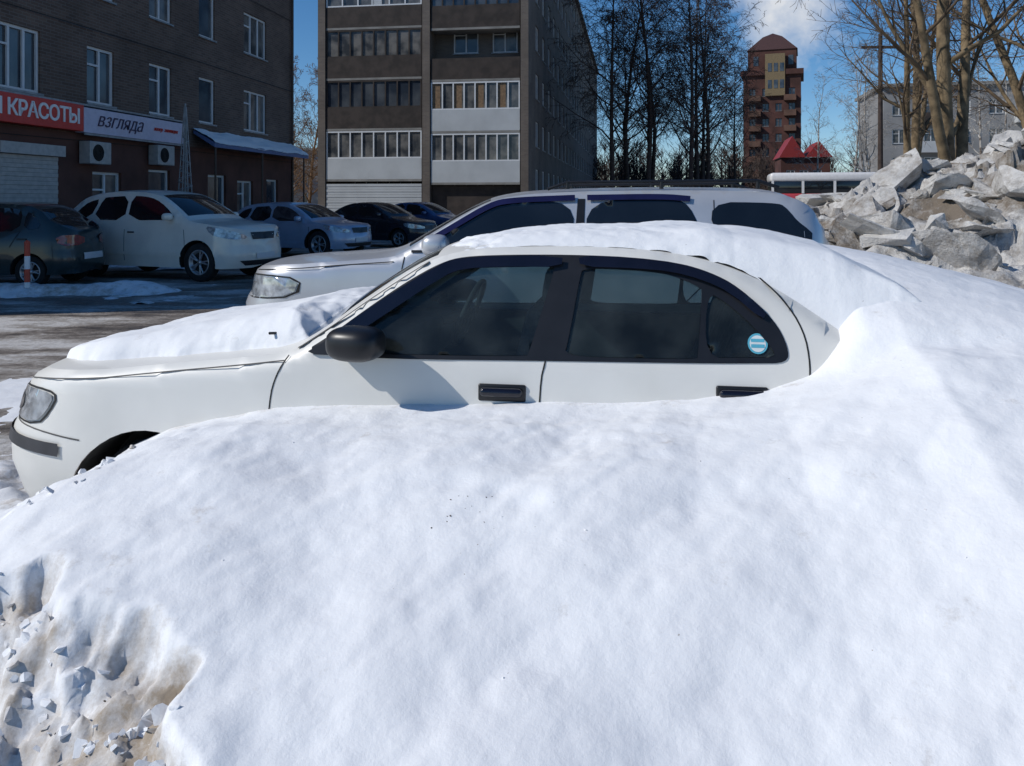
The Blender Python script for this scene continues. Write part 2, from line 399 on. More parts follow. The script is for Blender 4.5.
    def mkwheels(s):
        R0=s.wr; W=s.Wm
        pr=[(R0*.62,-.09),(R0*.9,-.1),(R0*.98,-.085),(R0,-.06),(R0,.06),(R0*.98,.085),(R0*.9,.1),(R0*.62,.09)]
        v,f=lathe(pr,36)
        pr2=[(R0*.66,-.092),(R0*.64,-.10),(R0*.58,-.09),(R0*.56,-.04),(R0*.5,-.03),(0.001,-.03)]
        v2,f2=lathe(pr2,36)
        for i,wx in enumerate(s.wheels):
            for sd in (-1,1):
                w=empty('wheel',(wx,sd*(W*.96-.12),R0),0 if sd<0 else math.pi); w.parent=s.e
                mkobj('tire',v,f,M['tire'],w,True)
                mkobj('rim',v2,f2,M['rim'],w,True)
                a=Acc()
                for k in range(5):
                    t=2*math.pi*k/5
                    for dd in (-.17,.17):
                        a.tube([(0.05*math.cos(t),-.07,.05*math.sin(t)),(R0*.6*math.cos(t+dd),-.085,R0*.6*math.sin(t+dd))],[.022,.014],6)
                a.tube([(0,-.03,0),(0,-.08,0),(0,-.085,0)],[.05,.045,.001],12)
                a.obj('spokes',M['rim'],w,True)
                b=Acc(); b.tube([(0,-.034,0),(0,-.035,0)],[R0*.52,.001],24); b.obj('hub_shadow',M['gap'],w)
    def patch(s,name,poly,m,off=.004,holes=(),it=2,step=None,sides=(-1,1)):
        if it: poly=chaikin(poly,it)
        holes=[chaikin(h,it) if it else h for h in holes]
        vv,ff=tri2d(poly,holes,step or s.step)
        v=[];f=[]
        for side in sides:
            b=len(v); v+=[s.m(p,z,off,side) for p,z in vv]; f+=[tuple(b+i for i in t) for t in ff]
        return mkobj(name,v,f,m,s.e,True)
    def strip(s,name,line,m,w=.006,off=.0015,sides=(-1,1),it=2):
        line=resample(chaikin(line,it,False),.04,False)
        v=[];f=[]
        for side in sides:
            b=len(v)
            for i,(p,z) in enumerate(line):
                a=line[max(i-1,0)];c=line[min(i+1,len(line)-1)]; d=Vector((c[0]-a[0],c[1]-a[1])); d.normalize(); n=(-d.y*w/2,d.x*w/2)
                v.append(s.m(p+n[0],z+n[1],off,side)); v.append(s.m(p-n[0],z-n[1],off,side))
            f+=[(b+2*i,b+2*i+1,b+2*i+3,b+2*i+2) for i in range(len(line)-1)]
        return mkobj(name,v,f,m,s.e,True)

CAMZ=1.60
# ============================================================ MAIN CAR (white sedan)
top=[(0,.70),(.05,.765),(.2,.825),(.45,.865),(.85,.915),(1.3,.96),(1.43,.985),(1.55,1.055),(1.72,1.19),(1.96,1.35),(2.12,1.395),(2.35,1.41),(2.65,1.412),(2.95,1.395),(3.17,1.345),(3.35,1.262),(3.55,1.125),(3.68,1.035),(3.82,1.0),(4.2,.985),(4.36,.94),(4.42,.85)]
car=Car('snow_covered_white_sedan',(-2.19,4.244,0),R(-9),4.42,top,[.83,3.36],wr=.30,Wm=.845,zb=.2,a=.62,b=.5,crown=.035,
  bow=[(0,0),(1.0,0),(1.4,-.12),(2.1,-.04),(2.5,0),(3.1,0),(3.4,.04),(3.7,.06),(4.0,0)],paint=M['white'],step=.04,
  wtab=[(0.2,.955),(0.4,.985),(0.55,1.0),(0.7,1.0),(0.85,.985),(0.97,.965),(1.02,.945),(1.15,.885),(1.3,.815),(1.38,.775),(1.42,.74)],
  xf=[(0.2,-.02),(0.3,-.11),(0.42,-.16),(0.56,-.16),(0.60,-.12),(0.75,-.07),(0.9,.02)],top_it=2,arch=.055)
frame=[(1.49,.985),(1.60,1.055),(1.75,1.168),(1.90,1.272),(2.03,1.345),(2.12,1.37),(2.3,1.379),(2.557,1.382),(2.80,1.375),(2.984,1.355),(3.10,1.322),(3.2,1.272),(3.327,1.154),(3.37,1.06),(3.365,1.004),(3.25,1.0),(3.06,.994),(2.416,.985),(1.833,.974)]
gf=[(1.60,.995),(1.70,1.06),(1.82,1.15),(2.07,1.305),(2.15,1.325),(2.3,1.33),(2.49,1.335),(2.498,1.325),(2.41,1.01),(2.40,1.0),(2.1,.995),(1.75,.99)]
gr=[(2.545,1.005),(2.56,1.06),(2.60,1.31),(2.61,1.328),(2.75,1.328),(2.90,1.318),(2.98,1.30),(3.062,1.262),(3.066,1.25),(3.045,1.02),(3.04,1.008),(2.8,1.005)]
gq=[(3.085,1.25),(3.15,1.215),(3.24,1.14),(3.315,1.05),(3.32,1.03),(3.31,1.022),(3.2,1.018),(3.068,1.014)]
hole=[(1.53,.995),(1.75,1.15),(2.03,1.33),(2.12,1.355),(2.557,1.365),(2.80,1.358),(2.98,1.34),(3.10,1.30),(3.2,1.25),(3.31,1.144),(3.35,1.06),(3.35,1.015),(3.06,1.005),(2.416,.997),(1.833,.985)]
car.bodyshell(holes=[chaikin(hole,1)],glass_ranges=[(1.45,2.0)],glassm=M['glass'])
car.patch('window_frames',frame,M['trim'],.004,holes=[gf,gr,gq],it=2,step=.03)
car.patch('window_glass_front',gf,M['glass'],-.004,it=1)
car.patch('window_glass_rear',gr,M['glass'],-.004,it=1)
car.patch('window_glass_quarter',gq,M['glass'],-.004,it=1)
vis=[(1.60,1.05),(1.75,1.164),(2.03,1.343),(2.12,1.37),(2.53,1.382),(2.525,1.335),(2.3,1.335),(2.13,1.325),(2.05,1.295),(1.80,1.125),(1.62,1.005)]
car.patch('wind_visor_front',vis,M['gloss'],.022,it=1,step=.03)
vis2=[(2.59,1.382),(2.80,1.376),(2.984,1.356),(3.10,1.322),(3.2,1.27),(3.3,1.18),(3.28,1.155),(3.17,1.25),(3.07,1.295),(2.95,1.325),(2.8,1.335),(2.60,1.338)]
car.patch('wind_visor_rear',vis2,M['gloss'],.022,it=1,step=.03)
for l in ([(1.435,.975),(1.39,.9),(1.365,.8),(1.36,.5),(1.38,.3)],[(2.475,.985),(2.455,.9),(2.45,.5),(2.45,.28)],
          [(3.26,1.325),(3.36,1.235),(3.43,1.12),(3.445,1.0),(3.43,.88),(3.38,.78),(3.2,.6)]):
    car.strip('panel_gap_line',l,M['gap'],.006)
for l in ([(1.46,1.0),(1.6,1.092),(1.75,1.20),(1.97,1.345)],[(.30,.80),(.45,.838),(.85,.888),(1.25,.932),(1.42,.955)]):
    car.strip('panel_gap_line',l,M['gapg'],.005)
car.patch('headlamp',[(.16,.735),(.34,.775),(.46,.785),(.50,.77),(.48,.70),(.44,.645),(.30,.635),(.14,.64)],M['lamp'],.006,it=1,step=.03)
car.strip('headlamp_gap',[(.14,.735),(.34,.78),(.47,.792),(.51,.77),(.49,.70),(.45,.637),(.30,.626),(.12,.63)],M['gap'],.008,.003,it=1)
car.patch('headlamp_bezel',[(.22,.72),(.33,.745),(.36,.70),(.32,.66),(.22,.655)],M['chrome'],.009,it=1,step=.03)
car.patch('grille',[(0,.735),(.11,.735),(.11,.65),(0,.64)],M['trim'],.004,it=0,step=.03)
car.strip('bumper_rub_strip',[(0,.55),(.2,.55),(.46,.55),(.53,.55)],M['rub'],.055,.010,it=0)
car.strip('bumper_gap',[(0,.618),(.3,.618),(.46,.618),(.58,.60)],M['gapg'],.006,.002)
car.patch('lower_intake',[(0,.40),(.12,.40),(.10,.31),(0,.31)],M['trim'],.004,it=0,step=.03)
car.patch('tail_lamp',[(4.05,.86),(4.3,.87),(4.36,.70),(4.1,.70)],M['red_l'],.004,it=1)
for (s0,z0) in ((2.31,.862),(3.2,.885)):
    for sd in (-1,1):
        x,y,z=car.m(s0,z0,0,sd)
        rbox('door_handle_recess',(.185,.016,.066),(x,y,z),M['trim'],car.e,.026)
        rbox('door_handle',(.165,.05,.034),(x,y+sd*.012,z+.006),M['gloss'],car.e,.016)
for sd in (-1,1):
    superell('side_mirror_housing',(.112,.09,.066),(1.76,sd*.925,1.052),M['trim'],car.e,.72,(0,0,sd*R(12)))
    rbox('side_mirror_foot',(.10,.12,.04),(1.70,sd*.84,1.0),M['trim'],car.e,.015)
car.patch('side_mirror_sail',[(1.50,.984),(1.58,1.03),(1.66,1.085),(1.70,1.09),(1.70,.984)],M['trim'],.012,it=1,step=.03)
rbox('dashboard',(.35,1.3,.22),(1.62,0,.88),M['inner'],car.e,.06)
rbox('cabin_floor',(2.2,1.35,.06),(2.5,0,.42),M['inner'],car.e,.02)
rbox('parcel_shelf',(.5,1.25,.05),(3.5,0,.97),M['inner'],car.e,.02)
rbox('door_trim',(1.9,.04,.45),(2.5,-.765,.74),M['inner'],car.e,.015); rbox('door_trim',(1.9,.04,.45),(2.5,.765,.74),M['inner'],car.e,.015)
for yy in (-.36,.36):
    rbox('front_seat_back',(.16,.48,.62),(2.38,yy,.86),M['seat'],car.e,.06,(0,R(14),0))
    rbox('front_seat_cushion',(.5,.5,.16),(2.12,yy,.55),M['seat'],car.e,.06)
    rbox('front_headrest',(.10,.26,.17),(2.475,yy,1.235),M['seat'],car.e,.045,(0,R(10),0))
rbox('rear_seat_back',(.16,1.2,.55),(3.22,0,.86),M['seat'],car.e,.06,(0,R(20),0))
for yy in (-.35,.35): rbox('rear_headrest',(.10,.25,.12),(3.32,yy,1.15),M['seat'],car.e,.04)
a=Acc(); pts=[]
for k in range(25):
    t=2*math.pi*k/24; pts.append((1.93+.07*math.sin(t),.36+.18*math.cos(t),1.0+.165*math.sin(t)))
a.tube(pts,.015,8); a.tube([(1.72,.36,.93),(1.93,.36,1.0)],.03,8); a.obj('steering_wheel',M['inner'],car.e,True)
rbox('rear_view_mirror',(.03,.22,.06),(1.98,0,1.29),M['inner'],car.e,.02)
def disc(name,r,off,m):
    vv=[];
    for k in range(24):
        t=2*math.pi*k/24; vv.append(car.m(3.262+r*math.cos(t),1.068+r*math.sin(t),off,-1))
    mkobj(name,vv,[tuple(range(24))],m,car.e)
disc('window_sticker_rim',.036,.001,M['sticker']); disc('window_sticker',.029,.002,M['stickw']); 
car.patch('sticker_text_band',[(3.238,1.085),(3.286,1.085),(3.286,1.074),(3.238,1.074)],M['sticker'],.003,it=0,step=.05,sides=(-1,))
car.patch('sticker_text_band',[(3.238,1.066),(3.286,1.066),(3.286,1.054),(3.238,1.054)],M['sticker'],.003,it=0,step=.05,sides=(-1,))
a=Acc(); a.tube([(1.36,-.45,.985),(1.30,-.62,1.03),(1.28,-.66,1.035)],.006,6); a.obj('wiper_arm',M['trim'],car.e)
a=Acc(); a.tube([(.26,-.60,.82),(.26,-.62,.845),(.30,-.64,.85)],[.016,.014,.006],8); a.obj('washer_jet',M['trim'],car.e)

# snow caps on the sedan
def cap(name,c,p0,p1,fn,np_=160,nu=120,u1=1.0):
    P=np.linspace(p0,p1,np_); U=np.linspace(-u1,u1,nu)
    X=np.zeros((np_,nu));Y=X.copy();Z=X.copy()
    for i,p in enumerate(P):
        for k in range(nu):
            X[i,k],Y[i,k],Z[i,k]=c.T(p,U[k])
    t=fn(X,Y,P[:,None]+0*X,U[None,:]+0*X)
    return hfield(name,X,Y,Z+t,M['snowcap'],c.e,dirt=np.zeros_like(X)+.03)
def hoodfn(X,Y,P,U):
    rag=.06*fbm(X*4,Y*4,3,31)+.02*fbm(X*14,Y*14,2,32)
    eu=(np.interp(P,[.2,.5,1.2,1.5],[.76,.83,.86,.90])-np.abs(U)+rag*.8)/.26
    ef=(P-.30+rag*2.0+.10*np.abs(U))/.55
    er=(1.60-P+rag*1.5-.12*np.abs(U)**2)/.18
    e=np.clip(np.minimum(np.minimum(eu,ef),er),-1,1)
    th=np.interp(P,[.2,.35,.8,1.2,1.4,1.6],[.06,.08,.095,.11,.115,.05])+.03*fbm(X*2.2,Y*2.2,3,33)+.005*fbm(X*10,Y*10,2,34)
    return np.where(e>0,th*(np.clip(1-(1-e)**2,0,1))**.62,e*.03)-.004
cap('hood_snow',car,.12,1.75,hoodfn,220,170,.985)
def rooffn(X,Y,P,U):
    calm=1-.85*sst(3.0,3.3,P)
    rag=(.05*fbm(X*4,Y*4,4,41)+.025*fbm(X*16,Y*16,3,42))*calm
    eu=(1.0-np.abs(U)+rag*.8*np.clip(P-2.4,0.2,1))/np.interp(P,[2.2,3.2,3.6],[.35,.30,.25])
    ef=(P-2.06+rag*4-.12*(1-np.abs(U)))/.35
    er=(4.05-P)/.5
    e=np.clip(np.minimum(np.minimum(eu,ef),er),-1,1)
    th=np.interp(P,[2.0,2.2,2.6,2.83,3.0,3.2,3.4,3.56,3.8,4.1,4.3],[.02,.03,.045,.055,.075,.11,.19,.265,.32,.33,.26])+.02*fbm(X*3,Y*3,3,43)*sst(2.1,2.8,P)+.006*fbm(X*15,Y*15,3,44)*calm
    return np.where(e>0,th*(np.clip(1-(1-e)**2,0,1))**.62,e*.03)-.003
cap('roof_snow',car,2.0,4.05,rooffn,240,150,1.0)

# ============================================================ foreground snow bank
e=np.array([math.cos(R(9)),-math.sin(R(9))]); n=np.array([-math.sin(R(9)),-math.cos(R(9))]); P0=np.array([-2.19,4.244])
def sdist_poly(X,Y,pts):
    best=np.full(X.shape,1e9); sg=np.zeros(X.shape)
    for (x1,y1),(x2,y2) in zip(pts[:-1],pts[1:]):
        dx,dy=x2-x1,y2-y1; l2=dx*dx+dy*dy
        t=np.clip(((X-x1)*dx+(Y-y1)*dy)/l2,0,1); d=np.hypot(X-x1-t*dx,Y-y1-t*dy)
        c=dx*(Y-y1)-dy*(X-x1); m=d<best; sg=np.where(m,np.sign(c),sg); best=np.where(m,d,best)
    return best*sg
# faint animal / foot tracks: small, shallow, soft and irregular
PRINTS=[(-1.28,2.98,.035,.010),(-1.18,3.00,.03,.010),(-1.22,2.92,.03,.009),(-.16,2.44,.06,.010),(-.04,2.38,.045,.012),(.03,2.30,.05,.008),(.55,2.25,.09,.008),(.74,2.22,.08,.008),(1.0,2.4,.07,.006),(-.5,2.05,.08,.007),(.1,1.8,.09,.007)]
def bankH(X,Y):
    s=(X-P0[0])*e[0]+(Y-P0[1])*e[1]; w=(X-P0[0])*n[0]+(Y-P0[1])*n[1]; d=w-.845
    C=np.interp(s,[-2.5,-1,-.3,.1,.35,.6,.95,1.4,2.3,3.0,3.3,3.5,3.75,4.2,5,7],[.12,.2,.28,.33,.39,.52,.68,.785,.83,.865,.915,.985,1.09,1.13,1.05,.85])
    q=np.interp(d,[0,.25,.6,1.0,1.5,2.0,2.5,3.2],[1,.97,.87,.73,.50,.26,.08,-.05])
    H=C*q
    H=H+ np.where(d>0,.04*np.sin(np.clip(d,0,1.2)/1.2*math.pi),0)*(sst(.4,1.2,s))
    nose=1-sst(.45,.75,s)
    H=H*(1-nose*sst(.16,-.05,d)) - nose*sst(.16,-.12,d)*.06
    under=(1-sst(3.4,3.6,s))
    H=np.where(d<0,H*(1-under*sst(-.05,-.35,d)),H)
    Rg=np.interp(s,[3.3,3.56,3.8,4.0,4.4,4.6,5.2,6,7],[1.34,1.395,1.37,1.335,1.24,1.18,1.05,.95,.8])
    dn=np.clip((.10-d)/.945,0,1); bl=1-(1-dn)**2.0
    mound=C*(1-bl)+Rg*bl
    far=sst(-1.5,-2.1,d); mound=mound*(1-far)
    k=sst(3.42,3.66,s)
    H=np.where(d<.10,H*(1-k*sst(.10,.0,d))+mound*k*sst(.10,.0,d),H)
    amp=sst(-.1,.2,d)*.8+.2
    H=H+(.060*fbm(X*1.1,Y*1.1,3,1)+.020*fbm(X*3.1,Y*3.1,4,2))*amp+.0055*fbm(X*11,Y*11,3,3)
    u=(X*.80+Y*.60); vv_=(-X*.60+Y*.80)
    H=H+.018*fbm(u*.7,vv_*4.2,4,51)*sst(.1,.5,d)
    pm=np.clip(fbm(X*1.6,Y*1.6,3,77)*3.0-.25,0,1)*sst(.02,.2,d)
    H=H+pm*(.008*fbm(X*17,Y*17,3,78)-.003)
    wob=1+.9*fbm(X*9,Y*9,3,8)
    for (cx,cy,rr,dp) in PRINTS:
        H=H-dp*np.exp(-((X-cx)**2+((Y-cy)*1.4)**2)/(rr*rr)*wob)
    edge=[(-4.5,3.3),(-2.2,2.66),(-1.50,2.28),(-1.15,2.13),(-.92,2.03),(-.76,1.92),(-.80,1.80),(-.74,1.70),(-.66,1.5),(-.62,1.2),(-.6,.2)]
    sd=sdist_poly(X,Y,edge)+.09*fbm(X*4,Y*4,4,5)+.04*fbm(X*12,Y*12,2,6)
    out=1-sst(-.035,.015,sd)
    vv,ed=worley(X,Y,.15,3,2.2); vv2,ed2=worley(X,Y,.055,4,2.2)
    rub=.055*vv+.022*vv2+.05*fbm(X*5,Y*5,4,9)
    low=np.clip(H-.065-.26*np.clip(-sd,0,3),.03,2)+rub
    lip=.014*np.exp(-(sd/.08)**2)*(sd>0)
    H=(H+lip)*(1-out)+low*out
    ch=(1-sst(.5,1.0,s))*sst(-.1,.2,d)*(1-out)*(1-sst(.5,.9,d))
    H=H+ch*(.036*vv+.014*vv2+.03*fbm(X*6,Y*6,3,15))
    dirt=out*(.16+.34*np.exp(-(sd/.30)**2)+1.0*np.clip(fbm(X*2.6,Y*2.6,4,12)+.08,0,1))+.16*np.exp(-(sd/.05)**2)*(1-out)+ch*.08+.02
    dirt+=.16*np.exp(-(d/.05)**2)*sst(.5,1,s)*(1-k)
    dirt+=.10*pm*np.clip(fbm(X*3,Y*3,3,88)*3,0,1)
    return H,dirt
gx=np.concatenate([np.arange(-4.5,-2.2,.04),np.arange(-2.2,2.6,.0115),np.arange(2.6,7.5,.035)])
gy=np.concatenate([np.arange(-1.0,1.2,.06),np.arange(1.2,3.5,.0115),np.arange(3.5,7.2,.035)])
X,Y=np.meshgrid(gx,gy); H,D=bankH(X,Y); H=np.maximum(H,-.12)
hfield('snow_bank',X,Y,H,M['snow'],None,dirt=D)
rng=random.Random(3)
def chunks(name,pts,m,parent=None,dirt=(-.1,.4),tilt=.5,flat=(.3,.7),nv=12,subd=0,disp=0,bev=.0):
    bv=[];bf=[];bd=[]
    for x,y,z,s_ in pts:
        bm=bmesh.new(); th=s_*rng.uniform(*flat); el=rng.uniform(.6,1.0)
        for k in range(nv):
            a_=rng.random()*6.283; rr_=rng.uniform(.75,1.0); zt=rng.choice((-1,1))*rng.uniform(.8,1)
            bm.verts.new((math.cos(a_)*s_*rr_,math.sin(a_)*s_*el*rr_,zt*th*.5))
        res=bmesh.ops.convex_hull(bm,input=bm.verts)
        for q in [g for g in res['geom_interior'] if isinstance(g,bmesh.types.BMVert)]: bm.verts.remove(q)
        if subd:
            bmesh.ops.subdivide_edges(bm,edges=bm.edges[:],cuts=subd,use_grid_fill=True)
        rot=Euler((rng.gauss(-.1,tilt),rng.gauss(0,tilt),rng.random()*6.28)).to_matrix()
        bm.verts.ensure_lookup_table(); bm.verts.index_update(); b0=len(bv)
        for q in bm.verts:
            c=rot@q.co; bv.append((x+c.x,y+c.y,z+th*.1+c.z))
        dd=rng.uniform(*dirt); bd+= [dd]*len(bm.verts)
        for fc in bm.faces: bf.append(tuple(b0+vx.index for vx in fc.verts))
        bm.free()
    o=mkobj(name,bv,bf,m,parent)
    at=o.data.attributes.new('dirt','FLOAT','POINT'); at.data.foreach_set('value',bd)
    if bev:
        b=o.modifiers.new('b','BEVEL'); b.width=bev; b.segments=2
    if disp:
        tx=bpy.data.textures.new(name+'_rough','CLOUDS'); tx.noise_scale=disp*2.6; tx.noise_depth=4
        d=o.modifiers.new('d','DISPLACE'); d.texture=tx; d.strength=disp; d.mid_level=.5; d.texture_coords='LOCAL'
    return o
pts=[]
for i in range(300):
    if i<230: x=rng.uniform(-2.0,-.72); y=1.86-(x+.8)*.60-abs(rng.gauss(0,.17)); r=rng.uniform(.006,.022)*(2.2 if rng.random()<.14 else 1)
    elif i<290: x=rng.uniform(-2.3,-1.4); y=rng.uniform(2.6,3.15); r=rng.uniform(.006,.03)
    else: x=rng.uniform(-1,1.5); y=rng.uniform(1.7,2.8); r=rng.uniform(.003,.006)
    pts.append((x,y,r))
hx,_=bankH(np.array([[p[0] for p in pts]]),np.array([[p[1] for p in pts]]))
chunks('snow_chunks',[(x,y,z,r) for (x,y,r),z in zip(pts,hx[0])],M['snow'],None,dirt=(-.1,.5),bev=.002)
pts=[(rng.gauss(-.12,.05),rng.gauss(2.33,.04),rng.uniform(.0015,.004)) for i in range(9)]+[(rng.gauss(-.22,.03),rng.gauss(2.26,.02),rng.uniform(.002,.005)) for i in range(4)]+[(rng.uniform(-1.6,-.8),rng.uniform(1.6,2.1),rng.uniform(.002,.005)) for i in range(16)]
hx,_=bankH(np.array([[p[0] for p in pts]]),np.array([[p[1] for p in pts]]))
chunks('grit_debris',[(x,y,z,r) for (x,y,r),z in zip(pts,hx[0])],mat('grit',(.09,.065,.045),.9))

# ============================================================ silver SUV behind
suvtop=[(0,.86),(.04,.98),(.2,1.03),(.6,1.075),(1.2,1.12),(1.36,1.15),(1.55,1.29),(1.95,1.56),(2.15,1.63),(2.5,1.665),(3.2,1.68),(3.9,1.675),(4.2,1.65),(4.35,1.56),(4.5,1.28),(4.58,1.16),(4.62,1.0)]
suv=Car('silver_suv',(-2.30,7.475,0),R(-6),4.62,suvtop,[.85,3.5],wr=.36,Wm=.87,zb=.32,a=.6,b=.35,crown=.035,
  bow=[(0,0),(1.0,0),(1.3,-.12),(2.1,-.04),(2.5,0),(4.62,0)],paint=M['silver'],step=.06,
  wtab=[(0.3,.96),(0.6,.99),(0.85,1.0),(1.05,.985),(1.2,.96),(1.3,.93),(1.6,.80),(1.7,.76)],xf=[(0.3,.05),(.5,-.05),(.75,-.05),(.8,0),(1.1,.05)],xr=[(.3,-.05),(.5,.02),(.8,.02),(.9,-.02),(1.2,-.03)])
suv.e.scale=(1.09,1,1)
suv.bodyshell(glass_ranges=[(1.42,2.02),(4.3,4.5)])
for nm,pl in (('window_front',[(1.52,1.21),(1.75,1.36),(2.02,1.53),(2.15,1.58),(2.66,1.60),(2.64,1.20)]),
           ('window_rear',[(2.74,1.20),(2.75,1.60),(3.3,1.61),(3.50,1.59),(3.60,1.20)]),
           ('window_cargo',[(3.72,1.21),(3.60,1.585),(4.1,1.58),(4.2,1.55),(4.40,1.22)])):
    suv.patch(nm,pl,M['dglass'],.004,it=2)
suv.patch('b_pillar_trim',[(2.655,1.2),(2.68,1.61),(2.735,1.61),(2.725,1.2)],M['trim'],.003,it=0)
blv=mat('blue_smoked_visor',(0.015,0.015,0.06),0.1,var=0.1,spec=0.4)
suv.strip('wind_visor_front',[(1.58,1.27),(1.78,1.40),(2.03,1.565),(2.18,1.60),(2.66,1.62)],blv,.045,.02)
suv.strip('wind_visor_rear',[(2.75,1.62),(3.3,1.63),(3.50,1.61)],blv,.045,.02)
suv.patch('headlamp',[(.15,.80),(.18,.95),(.42,.97),(.60,.95),(.58,.82),(.4,.79)],M['lamp'],.006,it=1)
suv.strip('headlamp_gap',[(.14,.79),(.17,.96),(.42,.98),(.61,.96),(.59,.81),(.4,.78),(.15,.79)],M['gap'],.012,.003,it=1)
suv.patch('grille',[(0,.95),(.13,.95),(.13,.80),(0,.80)],M['trim'],.004,it=0)
suv.patch('tail_lamp',[(4.42,1.15),(4.55,1.15),(4.57,.85),(4.45,.85)],M['red_l'],.004,it=1)
for l in ([(1.40,1.14),(1.36,.9),(1.38,.5)],[(2.69,1.19),(2.68,.9),(2.66,.5)],[(3.66,1.21),(3.63,1.0),(3.4,.75)],[(3.67,1.6),(3.66,1.22)],[(.3,1.01),(.8,1.06),(1.32,1.10)]): suv.strip('panel_gap_line',l,M['gap'],.008)
suv.strip('belt_moulding',[(1.45,1.185),(2.6,1.185),(4.42,1.195)],M['trim'],.02,.006)
a=Acc()
for sd in (-1,1):
    a.tube([(2.45,sd*.60,1.69),(2.6,sd*.60,1.745),(4.0,sd*.60,1.755),(4.15,sd*.60,1.70)],.014,8)
    for xx in (2.6,3.3,4.0): a.tube([(xx,sd*.6,1.69),(xx,sd*.6,1.75)],.016,6)
a.obj('roof_rails',M['trim'],suv.e,True)
for sd in (-1,1): superell('side_mirror_housing',(.10,.11,.09),(1.66,sd*.98,1.24),M['silver'],suv.e,.75)
a=Acc(); a.tube([(1.72,-.77,1.17),(1.40,-.2,1.2)],.007,6); a.obj('wiper',M['trim'],suv.e)

